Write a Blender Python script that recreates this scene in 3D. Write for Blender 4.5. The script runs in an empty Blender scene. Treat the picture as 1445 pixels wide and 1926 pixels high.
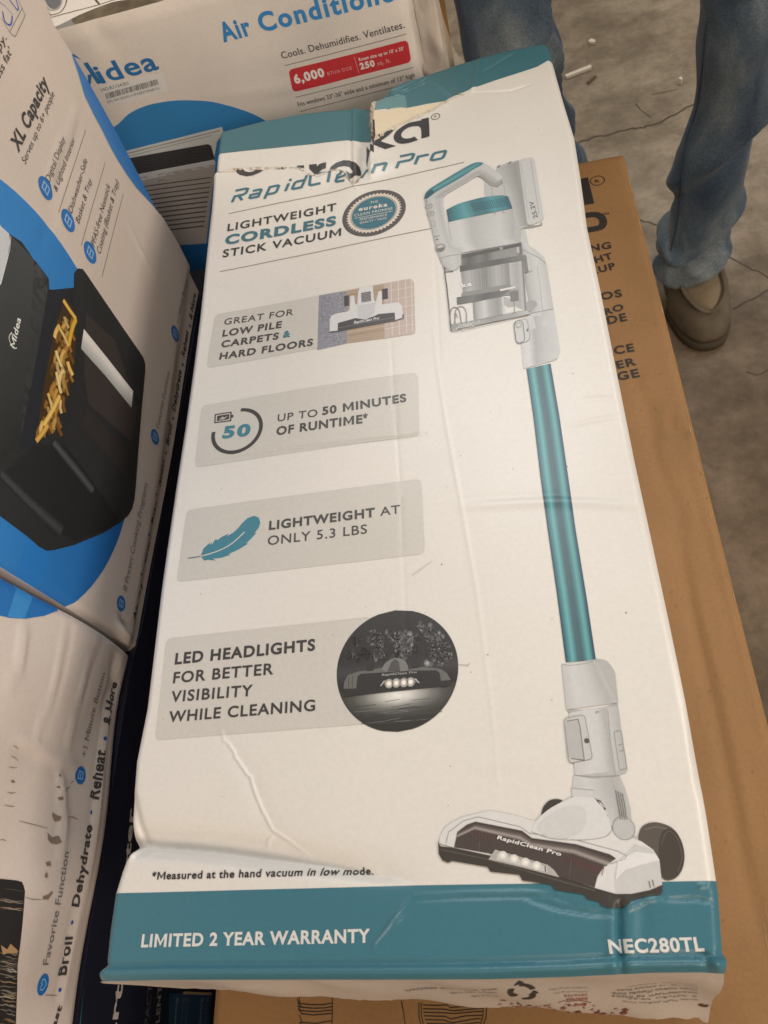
import bpy, math, random
import numpy as np
from mathutils import Matrix, Vector
from mathutils.geometry import tessellate_polygon
random.seed(7); RNG=np.random.default_rng(7)
sc=bpy.context.scene; COL=sc.collection
# ------------------------------------------------------------------ camera
HF=.745                                   # height of the big white carton's top face
ROT=np.array([[0.9727076816685462,-0.011729880090569106,-0.2317372994061664],
              [0.12305195576369421,0.872791603660263,0.47232725176817425],
              [0.19671802714985778,-0.487952073971622,0.8504144820621652]])
CAM=np.array([0.22546075,0.01348377,0.37976471+HF]); FPX=1450.; CX,CY=722.5,963.
cd=bpy.data.cameras.new('camera'); cam=bpy.data.objects.new('camera',cd); COL.objects.link(cam)
M=Matrix.Identity(4)
for i in range(3):
    for j in range(3): M[i][j]=ROT[j][i]
    M[i][3]=CAM[i]
cam.matrix_world=M
cd.sensor_fit='VERTICAL'; cd.sensor_height=36; cd.lens=36*FPX/1926; cd.clip_start=.02; cd.clip_end=60
cd.dof.use_dof=True; cd.dof.focus_distance=.50; cd.dof.aperture_fstop=22
sc.camera=cam
# ------------------------------------------------------------------ light
w=bpy.data.worlds.new('World'); sc.world=w; w.use_nodes=True
bg=w.node_tree.nodes['Background']; bg.inputs[0].default_value=(1,.79,.52,1); bg.inputs[1].default_value=.31
def area(name,loc,target,size,power,color,sy=None):
    l=bpy.data.lights.new(name,'AREA'); l.energy=power; l.color=color; l.size=size
    if sy: l.shape='RECTANGLE'; l.size_y=sy
    o=bpy.data.objects.new(name,l); COL.objects.link(o); o.location=loc
    o.rotation_euler=(Vector(target)-Vector(loc)).to_track_quat('-Z','Y').to_euler(); return o
area('unseen_lamp',(.22,1.8,3.0),(.2,.3,.7),.6,17,(.96,.99,1))
area('unseen_lamp',(1.5,2.1,2.6),(.15,.3,.7),.6,17,(.88,.94,1))
area('unseen_lamp',(2.7,.5,2.35),(0,.4,.7),.8,26,(1,.84,.70))
area('unseen_lamp',(.9,-2.2,2.7),(.1,.7,.6),1.0,23,(1,.78,.61))  # unseen fill added behind the camera for carton fronts and end flap
area('unseen_lamp',(1.7,-1.3,1.75),(-.05,.69,.78),.7,18,(1,.82,.68))  # unseen low lamp added to brighten the air conditioner carton's front
area('unseen_lamp',(-1.7,2.1,3.1),(.2,.4,.6),.8,20,(1,.86,.68))  # unseen lamp added at the far left to balance the brightness
sc.view_settings.view_transform='Standard'; sc.view_settings.look='None'
sc.view_settings.exposure=-.1; sc.view_settings.gamma=1; sc.view_settings.use_curve_mapping=False
sc.render.engine='CYCLES'; sc.cycles.max_bounces=6
# ------------------------------------------------------------------ helpers
def lin(c):
    c=np.asarray(c,float)/255.
    return np.where(c<=.04045,c/12.92,((c+.055)/1.055)**2.4)
REF=(228,220,207)
def S(r,g,b):
    v=lin((r,g,b))/lin(REF)*.78
    return tuple(np.clip(v,.003,.95))
def setref(r,g,b):
    global REF; REF=(r,g,b)
def ray(px,py): return ROT.T@np.array([(px-CX)/FPX,-(py-CY)/FPX,-1.])
def proj(P):
    q=ROT@(np.asarray(P)-CAM); return np.array([CX-FPX*q[0]/q[2],CY+FPX*q[1]/q[2]])
def at(px,py,ax,val):
    d=ray(px,py); return CAM+d*(val-CAM[ax])/d[ax]
def cr(pts,n=6,closed=False):
    """Catmull-Rom through points"""
    P=[np.array(p,float) for p in pts]; N=len(P); out=[]
    for i in range(N if closed else N-1):
        p0=P[(i-1)%N] if closed or i>0 else P[0]; p1=P[i%N]; p2=P[(i+1)%N]
        p3=P[(i+2)%N] if closed or i+2<N else P[-1]
        for k in range(n):
            t=k/n; out.append(.5*((2*p1)+(p2-p0)*t+(2*p0-5*p1+4*p2-p3)*t*t+(3*p1-p0-3*p2+p3)*t**3))
    if not closed: out.append(P[-1])
    return [tuple(p) for p in out]
def X(ox,oy,s):
    """crop coordinates -> photo pixels"""
    def f(*pts): return [(ox+p[0]/s,oy+p[1]/s) for p in pts]
    return f
def link(o,parent=None):
    COL.objects.link(o)
    if parent: o.parent=parent
    return o
def thing(name,label,cat,loc=(0,0,0),group=None):
    o=bpy.data.objects.new(name,None); COL.objects.link(o); o.location=loc
    o['label']=label; o['category']=cat
    o.empty_display_size=.1
    if group: o['group']=group
    return o
def tag(o,label,cat,group=None):
    o['label']=label; o['category']=cat
    if group: o['group']=group
def mesh_obj(name,verts,faces,mat,parent=None,smooth=False):
    me=bpy.data.meshes.new(name); me.from_pydata([tuple(v) for v in verts],[],faces); me.validate()
    if mat: me.materials.append(mat)
    if smooth:
        for p in me.polygons: p.use_smooth=True
    o=bpy.data.objects.new(name,me); link(o,parent)
    if parent is not None: o.matrix_parent_inverse=Matrix.Translation(-Vector(parent.location)) 
    return o
# ------------------------------------------------------------------ materials
def newmat(name):
    m=bpy.data.materials.new(name); m.use_nodes=True; nt=m.node_tree
    return m,nt,nt.nodes['Principled BSDF']
def card_mat(name,col=None,rough=.42,noise=.05,nscale=9,bump=.02,bscale=900,spec=.45,stain=None,fine=.0):
    """paper / card: colour (or the 'print' attribute) times faint blotches, fine tooth"""
    m,nt,b=newmat(name); N=nt.nodes; L=nt.links
    tc=N.new('ShaderNodeTexCoord')
    nz=N.new('ShaderNodeTexNoise'); nz.inputs['Scale'].default_value=nscale; nz.inputs['Detail'].default_value=6
    L.new(tc.outputs['Object'],nz.inputs['Vector'])
    mr=N.new('ShaderNodeMapRange'); mr.inputs[1].default_value=.3; mr.inputs[2].default_value=.7
    mr.inputs[3].default_value=1-noise; mr.inputs[4].default_value=1+noise*.4
    L.new(nz.outputs[0],mr.inputs[0])
    mul=N.new('ShaderNodeVectorMath'); mul.operation='SCALE'
    if col is None:
        a=N.new('ShaderNodeAttribute'); a.attribute_name='print'; L.new(a.outputs['Color'],mul.inputs[0])
    else: mul.inputs[0].default_value=col
    L.new(mr.outputs[0],mul.inputs['Scale'])
    out=mul.outputs[0]
    if fine:
        nf=N.new('ShaderNodeTexNoise'); nf.inputs['Scale'].default_value=420; nf.inputs['Detail'].default_value=3
        L.new(tc.outputs['Object'],nf.inputs['Vector'])
        m2=N.new('ShaderNodeMapRange'); m2.inputs[1].default_value=.3; m2.inputs[2].default_value=.7
        m2.inputs[3].default_value=1-fine; m2.inputs[4].default_value=1+fine
        L.new(nf.outputs[0],m2.inputs[0])
        mm=N.new('ShaderNodeVectorMath'); mm.operation='SCALE'; L.new(out,mm.inputs[0]); L.new(m2.outputs[0],mm.inputs['Scale']); out=mm.outputs[0]
    L.new(out,b.inputs['Base Color'])
    b.inputs['Roughness'].default_value=rough; b.inputs['Specular IOR Level'].default_value=spec
    if bump:
        nb=N.new('ShaderNodeTexNoise'); nb.inputs['Scale'].default_value=bscale; nb.inputs['Detail'].default_value=2
        L.new(tc.outputs['Object'],nb.inputs['Vector'])
        bp=N.new('ShaderNodeBump'); bp.inputs['Strength'].default_value=bump*4; bp.inputs['Distance'].default_value=.0004
        L.new(nb.outputs[0],bp.inputs['Height']); L.new(bp.outputs[0],b.inputs['Normal'])
    return m
M_WHITE=card_mat('white_laminated_card',(.745,.755,.755),rough=.37,spec=.65,noise=.05,nscale=7,fine=.025)
M_PRINT=card_mat('printed_ink',None,rough=.37,spec=.65,noise=.04,nscale=11,fine=.03)
M_PRINTD=card_mat('printed_ink_matt',None,rough=.55,noise=.05,nscale=11,fine=.03)
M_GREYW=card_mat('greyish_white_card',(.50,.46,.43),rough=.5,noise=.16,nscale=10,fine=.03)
M_BROWN=card_mat('kraft_card',(.30,.172,.074),rough=.62,noise=.12,nscale=14,fine=.05,spec=.3,bump=.03,bscale=500)
M_BROWND=card_mat('torn_kraft_card',(.14,.085,.045),rough=.8,noise=.25,nscale=60,fine=.1,spec=.2)
M_NAVY=card_mat('navy_card',(.012,.016,.035),rough=.5,noise=.1,fine=.03)
# ------------------------------------------------------------------ text
_gl={}
CHARS=sorted(set("ABCDEFGHIJKLMNOPQRSTUVWXYZabcdefghijklmnopqrstuvwxyz0123456789 .,*&+%-()/:'\"®™•"))
WEI={'l':-.004,'r':.006,'m':.020,'b':.033,'x':.045}
def build_glyphs():
    objs=[]
    def mk(body,off):
        c=bpy.data.curves.new('g','FONT'); c.body=body; c.offset=off; c.resolution_u=5
        o=bpy.data.objects.new('g',c); COL.objects.link(o); objs.append(o); return o
    bar=mk('|',0); adv={c:mk(c+'|',0) for c in CHARS}
    gl={(c,wt):mk(c,off) for c in CHARS for wt,off in WEI.items()}
    bpy.context.view_layer.update(); dg=bpy.context.evaluated_depsgraph_get()
    def get(o):
        me=bpy.data.meshes.new_from_object(o.evaluated_get(dg)); me.calc_loop_triangles()
        v=np.array([tuple(x.co)[:2] for x in me.vertices]).reshape(-1,2)
        t=[tuple(x.vertices) for x in me.loop_triangles]; bpy.data.meshes.remove(me); return v,t
    b0=get(bar)[0][:,0].max()
    for c in CHARS:
        a=get(adv[c])[0][:,0].max()-b0
        for wt in WEI: _gl[(c,wt)]=get(gl[(c,wt)])+(a,)
    for wt in WEI:                      # the bold M is drawn by hand
        sw=float(np.ptp(_gl[('I',wt)][0][:,0])); H=_gl[('I',wt)][0][:,1].max(); Wd=H*1.02+sw*.35; yv=.36*H; e=sw*.98
        k=(H-yv)/(Wd/2-e); lo=yv-1.45*sw; yi=lo+k*(Wd/2-sw)
        P=[(0,0),(0,H),(e,H),(Wd/2,yv),(Wd-e,H),(Wd,H),(Wd,0),(Wd-sw,0),(Wd-sw,yi),(Wd/2,lo),(sw,yi),(sw,0)]
        y0=_gl[('I',wt)][0][:,1].min(); P=[(x+.05,y if y>0 else y0) for x,y in P]
        _gl[('M',wt)]=(np.array(P),[(0,1,11),(11,1,10),(1,2,10),(10,2,3),(10,3,9),(9,3,8),(3,4,8),(4,5,8),(8,5,6),(8,6,7)],Wd+.10)
    for o in objs:
        c=o.data; bpy.data.objects.remove(o); bpy.data.curves.remove(c)
build_glyphs()
CAPH=_gl[('H','r')][0][:,1].max()
def layout(s,wt,track=0.):
    """triangles of a string, baseline at 0, first glyph's ink at x=0; returns tris and ink width"""
    x=0; T=[]; xmin=1e9; xmax=-1e9
    for ch in s:
        v,t,a=_gl[(ch,wt)]
        if len(v):
            vv=v+[x,0]; xmin=min(xmin,vv[:,0].min()); xmax=max(xmax,vv[:,0].max())
            T+=[[vv[i] for i in tri] for tri in t]
        x+=a+2*max(0,WEI[wt])*.75+track
    return [[(p[0]-xmin,p[1]) for p in tri] for tri in T],xmax-xmin
# ------------------------------------------------------------------ panels
def dseg(U,V,pts):
    """distance of every grid node to a polyline, and position along it 0..1"""
    best=np.full(U.shape,1e9); par=np.zeros(U.shape); n=len(pts)-1
    for i in range(n):
        a=np.array(pts[i]); b=np.array(pts[i+1]); d=b-a; L2=d@d+1e-18
        t=np.clip(((U-a[0])*d[0]+(V-a[1])*d[1])/L2,0,1)
        q=np.hypot(U-a[0]-t*d[0],V-a[1]-t*d[1]); m=q<best
        best=np.where(m,q,best); par=np.where(m,(i+t)/n,par)
    return best,par
def inside(U,V,poly):
    r=np.zeros(U.shape,bool); n=len(poly)
    for i in range(n):
        x1,y1=poly[i]; x2,y2=poly[(i+1)%n]
        c=((y1>V)!=(y2>V))&(U<(x2-x1)*(V-y1)/(y2-y1+1e-15)+x1); r^=c
    return r
def sstep(x): x=np.clip(x,0,1); return x*x*(3-2*x)
def clip_half(poly,ax,val,sign):
    out=[]; n=len(poly)
    for i in range(n):
        a=poly[i]; b=poly[(i+1)%n]; da=(a[ax]-val)*sign; db=(b[ax]-val)*sign
        if da>=0: out.append(a)
        if (da>=0)!=(db>=0):
            t=da/(da-db); out.append(tuple(a[k]+(b[k]-a[k])*t for k in range(5)))
    return out
def clip_diag(poly,i,j,s,sign):
    out=[]; n=len(poly)
    f=lambda p:((p[1]-j)-(p[0]-i))*sign
    for k in range(n):
        a=poly[k]; b=poly[(k+1)%n]; da=f(a); db=f(b)
        if da>=0: out.append(a)
        if (da>=0)!=(db>=0):
            t=da/(da-db); out.append(tuple(a[q]+(b[q]-a[q])*t for q in range(5)))
    return out
class Panel:
    def __init__(s,O,U,V,w,h,step,hfun=None,uL=None,uR=None,vB=None,vT=None,linear=False):
        s.O=np.array(O,float); s.U=np.array(U,float); s.V=np.array(V,float); s.N=np.cross(s.U,s.V)
        s.w,s.h=w,h
        s.uL=(lambda v:0*v) if uL is None else uL
        s.uR=(lambda v:0*v+w) if uR is None else uR
        s.vB=(lambda q:0*q) if vB is None else vB
        s.vT=(lambda q:0*q+h) if vT is None else vT
        s.ns=max(1,int(round(w/step))); s.nt=max(1,int(round(h/step)))
        gs,gt=np.meshgrid(np.linspace(0,1,s.ns+1),np.linspace(0,1,s.nt+1))
        # edge offsets fade out a little way in from each edge
        qq=np.linspace(0,1,200)
        mb=max(.10,2.5*np.abs(s.vB(qq)).max()/h); mt=max(.12,2.5*np.abs(s.vT(qq)-h).max()/h)
        if linear: mb=1.
        vv=np.linspace(-.05*h,1.1*h,300)
        ml=max(.06,2.5*np.abs(s.uL(vv)).max()/w); mr=max(.06,2.5*np.abs(s.uR(vv)-w).max()/w)
        s.m=(ml,mr,mb,mt)
        v=gt*h+s.vB(gs)*np.clip(1-gt/mb,0,1)+(s.vT(gs)-h)*np.clip(1-(1-gt)/mt,0,1)
        u=gs*w+s.uL(v)*np.clip(1-gs/ml,0,1)+(s.uR(v)-w)*np.clip(1-(1-gs)/mr,0,1)
        s.gu,s.gv=u,v
        s.hf=hfun; H=hfun(u,v,s) if hfun else 0*u
        s.H=H; s.P=s.O+u[...,None]*s.U+v[...,None]*s.V+H[...,None]*s.N
        du=np.gradient(s.P,axis=1); dv=np.gradient(s.P,axis=0)
        n=np.cross(du,dv); s.nrm=n/np.linalg.norm(n,axis=-1,keepdims=True)
        s.flat={}; s.groups={}; s.cur=None
    # ---- coordinates
    def st(s,u,v):
        ml,mr,mb,mt=s.m; w,h=s.w,s.h
        A=s.uL(v); B=s.uR(v)-w
        q=np.where(u<ml*w,(u-A)/(w-A/ml),np.where(u>(1-mr)*w,(u+B*(1-mr)/mr)/(w+B/mr),u/w))
        A=s.vB(q); B=s.vT(q)-h
        t=np.where(v<mb*h,(v-A)/(h-A/mb),np.where(v>(1-mt)*h,(v+B*(1-mt)/mt)/(h+B/mt),v/h))
        return q*s.ns,t*s.nt
    def ev(s,a,b,A):
        i=np.clip(np.floor(a).astype(int),0,s.ns-1); j=np.clip(np.floor(b).astype(int),0,s.nt-1)
        x=np.clip(a-i,-.5,1.5)[...,None]; y=np.clip(b-j,-.5,1.5)[...,None]
        p00=A[j,i];p10=A[j,i+1];p01=A[j+1,i];p11=A[j+1,i+1]
        lo=p00+x*(p10-p00)+y*(p11-p10); up=p00+y*(p01-p00)+x*(p11-p01)
        return np.where(y<=x,lo,up)
    def px0(s,px,py,off=0):
        d=ray(px,py); k=((s.O+off*s.N-CAM)@s.N)/(d@s.N); p=CAM+k*d-s.O
        return p@s.U,p@s.V
    def px(s,px,py):
        off=0.
        for k in range(3):
            u,v=s.px0(px,py,off)
            if s.hf is None: break
            a,b=s.st(np.float64(u),np.float64(v))
            a=min(max(a,0),s.ns-1e-6); b=min(max(b,0),s.nt-1e-6)
            off=.3*off+.7*float(s.ev(np.array(a),np.array(b),s.H[...,None])[...,0])
        return float(u),float(v)
    def pts(s,P): return [s.px(*p) for p in P]
    def scale(s,px,py,axis='V'):
        u,v=s.px0(px,py); p=s.O+u*s.U+v*s.V; d=s.V if axis=='V' else s.U
        return np.linalg.norm(proj(p+d*1e-4)-proj(p))/1e-4
    # ---- art
    def group(s,name): s.cur=name; s.groups.setdefault(name,[])
    def tri(s,a,b,c,ca,cb,cc,layer): s.groups[s.cur].append(((*a,*ca),(*b,*cb),(*c,*cc),layer))
    def uvpoly(s,P,col,layer=1,holes=()):
        loops=[P]+list(holes); flat=[p for l in loops for p in l]
        for t in tessellate_polygon([[Vector((p[0],p[1],0)) for p in l] for l in loops]):
            a,b,c=(flat[i] for i in t); f=col if callable(col) else (lambda u,v:col)
            s.tri(a,b,c,f(*a),f(*b),f(*c),layer)
    def poly(s,P,col,layer=1,holes=()):
        s.uvpoly(s.pts(P),col,layer,[s.pts(h) for h in holes])
    def ribbon(s,A,B,stops,layer=1):
        """between polylines A and B (same length); stops [(t,colour)] across"""
        A=s.pts(A);B=s.pts(B); lp=lambda p,q,t:(p[0]+(q[0]-p[0])*t,p[1]+(q[1]-p[1])*t)
        for i in range(len(A)-1):
            for (t0,c0),(t1,c1) in zip(stops[:-1],stops[1:]):
                a,b,c,d=lp(A[i],B[i],t0),lp(A[i],B[i],t1),lp(A[i+1],B[i+1],t1),lp(A[i+1],B[i+1],t0)
                s.tri(a,b,c,c0,c1,c1,layer); s.tri(a,c,d,c0,c1,c0,layer)
    def stroke(s,P,wpx,col,layer=2,closed=False,taper=False):
        q=s.pts(P); m=P[len(P)//2]; wd=wpx/((s.scale(*m,'V')+s.scale(*m,'U'))/2)
        s.uvstroke(q,wd,col,layer,closed,taper)
    def uvstroke(s,q,wd,col,layer=2,closed=False,taper=False):
        q=[np.array(p) for p in q]; n=len(q); Ls=[];Rs=[]
        for i in range(n):
            a=q[i-1] if (closed or i>0) else None; b=q[(i+1)%n] if (closed or i<n-1) else None
            d1=(q[i]-a) if a is not None else (b-q[i]); d2=(b-q[i]) if b is not None else d1
            d1=d1/(np.linalg.norm(d1)+1e-12); d2=d2/(np.linalg.norm(d2)+1e-12)
            n1=np.array([-d1[1],d1[0]]); n2=np.array([-d2[1],d2[0]]); nn=n1+n2; l=nn@nn
            nn=nn*2/l if l>.4 else n1
            ww=wd/2*((math.sin(math.pi*(i+.3)/(n-.4))**.7) if taper else 1)
            Ls.append(tuple(q[i]+nn*ww)); Rs.append(tuple(q[i]-nn*ww))
        rg=range(n) if closed else range(n-1)
        for i in rg:
            j=(i+1)%n
            s.tri(Ls[i],Rs[i],Rs[j],col,col,col,layer); s.tri(Ls[i],Rs[j],Ls[j],col,col,col,layer)
    def text(s,body,p0,p1,cap,col,wt='r',layer=3,slant=0.,track=0.,flip=False):
        """text between two photo points on its baseline; cap = cap height in photo pixels"""
        a=np.array(s.px(*p0)); b=np.array(s.px(*p1)); e=b-a; L=np.linalg.norm(e); e/=L; nv=np.array([-e[1],e[0]])
        T,wd=layout(body,wt,track); sx=L/wd
        h=cap/(s.scale((p0[0]+p1[0])/2,(p0[1]+p1[1])/2,'V')*abs(nv[1])+s.scale((p0[0]+p1[0])/2,(p0[1]+p1[1])/2,'U')*abs(nv[0]))
        sy=h/CAPH
        for t in T:
            q=[tuple(a+e*(p[0]*sx+slant*p[1]*sy)+nv*p[1]*sy) for p in t]
            s.tri(*q,col,col,col,layer)
    def circ(s,c,r,a0=0,a1=2*math.pi,n=40):
        return [(c[0]+r*math.cos(a0+(a1-a0)*i/n),c[1]+r*math.sin(a0+(a1-a0)*i/n)) for i in range(n+(0 if abs(a1-a0-2*math.pi)<1e-6 else 1))]
    def disc(s,c,r,col,layer=1,hole=0,n=40):
        s.uvpoly(s.circ(c,r,n=n),col,layer,[s.circ(c,hole,n=n)] if hole else ())
    def blob(s,c,ru,rv,cin,cout,layer,n=20,rings=3):
        """soft printed spot in uv"""
        for k in range(rings):
            r0,r1=k/rings,(k+1)/rings
            m=lambda t:tuple(np.array(cin)*(1-t)+np.array(cout)*t)
            for i in range(n):
                a,b=2*math.pi*i/n,2*math.pi*(i+1)/n
                p=lambda r,x:(c[0]+ru*r*math.cos(x),c[1]+rv*r*math.sin(x))
                s.tri(p(r0,a),p(r1,a),p(r1,b),m(r0),m(r1),m(r1),layer)
                if k: s.tri(p(r0,a),p(r1,b),p(r0,b),m(r0),m(r1),m(r0),layer)
    # ---- drape
    def isflat(s,i,j,k):
        key=(i,j,k)
        if key not in s.flat:
            i1,j1=min(i+k,s.ns),min(j+k,s.nt)
            if s.hf is None: s.flat[key]=True
            else:
                h=s.H[j:j1+1,i:i1+1]; y,x=np.mgrid[0:1:(j1-j+1)*1j,0:1:(i1-i+1)*1j]
                m=h[0,0]*(1-x)*(1-y)+h[0,-1]*x*(1-y)+h[-1,0]*(1-x)*y+h[-1,-1]*x*y
                s.flat[key]=np.abs(h-m).max()<4e-5
        return s.flat[key]
    def rec(s,poly,i,j,k,out):
        if len(poly)<3: return
        if k==1:
            if s.isflat(i,j,1) and s.hf is None: out.append(poly); return
            for sg in (1,-1):
                q=clip_diag(poly,i,j,1,sg)
                if len(q)>2: out.append(q)
            return
        if s.isflat(i,j,k): out.append(poly); return
        h=k//2; xs=[p[0] for p in poly]; ys=[p[1] for p in poly]
        xa=[(poly,i)]
        if min(xs)<i+h<max(xs): xa=[(clip_half(poly,0,i+h,-1),i),(clip_half(poly,0,i+h,1),i+h)]
        elif min(xs)>=i+h: xa=[(poly,i+h)]
        for q,ii in xa:
            if len(q)<3: continue
            ys=[p[1] for p in q]
            if min(ys)<j+h<max(ys):
                s.rec(clip_half(q,1,j+h,-1),ii,j,h,out); s.rec(clip_half(q,1,j+h,1),ii,j+h,h,out)
            else: s.rec(q,ii,j+h if min(ys)>=j+h else j,h,out)
    def bake(s,name,parent,mat,gname,off=1.2e-4,dl=7e-5):
        V=[];C=[];F=[];LY=[]
        K=1
        while K<max(s.ns,s.nt): K*=2
        big=1e9 if s.hf is None else .014
        todo=list(s.groups[gname]); tris=[]
        while todo:
            a,b,c,ly=todo.pop(); P3=(a,b,c)
            ls=[math.hypot(P3[i][0]-P3[(i+1)%3][0],P3[i][1]-P3[(i+1)%3][1]) for i in range(3)]; i=max(range(3),key=lambda k:ls[k])
            if ls[i]>big:
                p,q,r=P3[i],P3[(i+1)%3],P3[(i+2)%3]; m=tuple((x+y)/2 for x,y in zip(p,q))
                todo+=[(p,m,r,ly),(m,q,r,ly)]
            else: tris.append((a,b,c,ly))
        for a,b,c,ly in tris:
            pl=[]
            for p in (a,b,c):
                x,y=s.st(p[0],p[1]); pl.append((float(x),float(y),*p[2:5]))
            ar=(pl[1][0]-pl[0][0])*(pl[2][1]-pl[0][1])-(pl[2][0]-pl[0][0])*(pl[1][1]-pl[0][1])
            if abs(ar)<1e-9: continue
            if ar<0: pl=[pl[0],pl[2],pl[1]]
            for ax,val,sg in ((0,0,1),(0,s.ns,-1),(1,0,1),(1,s.nt,-1)):
                if any((p[ax]-val)*sg<0 for p in pl): pl=clip_half(pl,ax,val,sg)
                if len(pl)<3: break
            if len(pl)<3: continue
            out=[]; s.rec(pl,0,0,K,out)
            for q in out:
                F.append(tuple(range(len(V),len(V)+len(q))))
                for p in q: V.append((p[0],p[1])); C.append(p[2:5]); LY.append(ly)
        if not V: return None
        V=np.array(V); a,b=V[:,0],V[:,1]
        P=s.ev(a,b,s.P); Nn=s.ev(a,b,s.nrm); Nn/=np.linalg.norm(Nn,axis=1,keepdims=True)
        P=P+Nn*(off+dl*np.array(LY))[:,None]
        me=bpy.data.meshes.new(name); me.from_pydata(P.tolist(),[],F)
        at_=me.attributes.new('print','FLOAT_COLOR','POINT')
        at_.data.foreach_set('color',np.c_[np.array(C),np.ones(len(C))].astype(np.float32).ravel())
        me.materials.append(mat)
        me.polygons.foreach_set('use_smooth',[True]*len(me.polygons))
        me.normals_split_custom_set_from_vertices(Nn.tolist())
        o=bpy.data.objects.new(name,me); link(o,parent); fixpar(o)
        return o
    def mesh(s,name,parent,mat):
        nv=(s.ns+1); idx=np.arange((s.ns+1)*(s.nt+1)).reshape(s.nt+1,s.ns+1)
        a,b,c,d=idx[:-1,:-1].ravel(),idx[:-1,1:].ravel(),idx[1:,1:].ravel(),idx[1:,:-1].ravel()
        F=np.concatenate([np.c_[a,b,c],np.c_[a,c,d]])
        me=bpy.data.meshes.new(name); me.from_pydata(s.P.reshape(-1,3).tolist(),[],F.tolist())
        me.materials.append(mat); me.polygons.foreach_set('use_smooth',[True]*len(me.polygons))
        me.normals_split_custom_set_from_vertices(s.nrm.reshape(-1,3).tolist())
        o=bpy.data.objects.new(name,me); link(o,parent); fixpar(o); return o
    def edge(s,side):
        return {'L':s.P[:,0],'R':s.P[:,-1],'B':s.P[0],'T':s.P[-1]}[side]
def fixpar(o):
    """meshes are written in world coordinates; undo the thing's own location"""
    p=o.parent
    if p is not None and p.parent is None: o.matrix_parent_inverse=Matrix.Translation(-Vector(p.location))
def wall(name,top,bot,mat,parent,flip=False):
    """strip of quads from an edge polyline down to another"""
    n=len(top); V=list(map(tuple,top))+list(map(tuple,bot))
    F=[(i,i+1,n+i+1,n+i) for i in range(n-1)]
    if flip: F=[f[::-1] for f in F]
    o=mesh_obj(name,V,F,mat,None); o.parent=parent; fixpar(o); return o
def pw(pts):
    """piecewise-linear function of the first coordinate"""
    p=sorted(pts); xs=np.array([a for a,b in p]); ys=np.array([b for a,b in p])
    return lambda t:np.interp(t,xs,ys)
# ================================================================== the big white carton
TH=.135; Z0=HF
carton=thing('vacuum_carton','large white stick vacuum carton with teal ends and a torn top, lying face up','carton',(.14,.32,HF-TH))
f0=Panel((0,0,Z0),(1,0,0),(0,1,0),.28,.64,.05)
def q(*P): return [f0.px0(*p) for p in P]
Le=q((180,1846),(184,1830),(196,1815),(203,1750),(213,1680),(225,1640),(239,1600),(238,1575),(244,1530),(252,1430),(272,1330),(300,1110),(322,960),(345,800),(372,590),(396,390),(405,300),(413,240))
Re=q((1367,1832),(1369,1806),(1360,1792),(1352,1680),(1346,1640),(1340,1600),(1329,1530),(1311,1430),(1300,1370),(1262,1180),(1225,1005),(1194,860),(1160,690),(1130,540),(1104,420),(1094,330),(1083,240),(1068,235),(1052,175),(1040,118),(1031,84),(1022,60))
Re=q((1367,1832),(1369,1806),(1360,1792),(1352,1680),(1346,1640),(1340,1600),(1329,1530),(1311,1430),(1300,1370),(1262,1180),(1225,1005),(1194,860),(1160,690),(1130,540),(1104,420),(1092,330),(1080,255),(1060,190),(1041,121),(1031,84),(1022,60))
uL=pw([(v,u) for u,v in Le]); uR=pw([(v,u) for u,v in Re])
Te=q((412,243),(418,242),(494,224),(566,210),(640,199),(688,192),(700,195),(706,192),(712,189),(724,183),(729,174),(739,163),(760,152),(841,124),(944,94),(1021,78),(1031,80))
Be=q((180,1846),(300,1843),(480,1843),(700,1843),(900,1842),(1060,1837),(1200,1830),(1300,1829),(1367,1832))
def sfun(P):
    return pw([((u-uL(v))/(uR(v)-uL(v)),v) for u,v in P])
vT=sfun(Te); vB=sfun(Be)
crackA=q((395,330),(420,326),(440,321),(480,319),(530,318),(560,317),(575,323),(588,332),(598,330),(612,325),(634,318),(648,323),(655,336),(662,346))
crackB=q((662,346),(672,342),(681,330),(689,318),(693,300),(698,290),(700,262),(699,240),(697,215),(701,200),(706,180))
flap=crackA+crackB[1:]+q((690,150),(380,200))
tearC=q((700,266),(725,255),(744,241),(765,231),(790,218),(815,209),(842,190),(856,181),(872,176))
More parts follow.
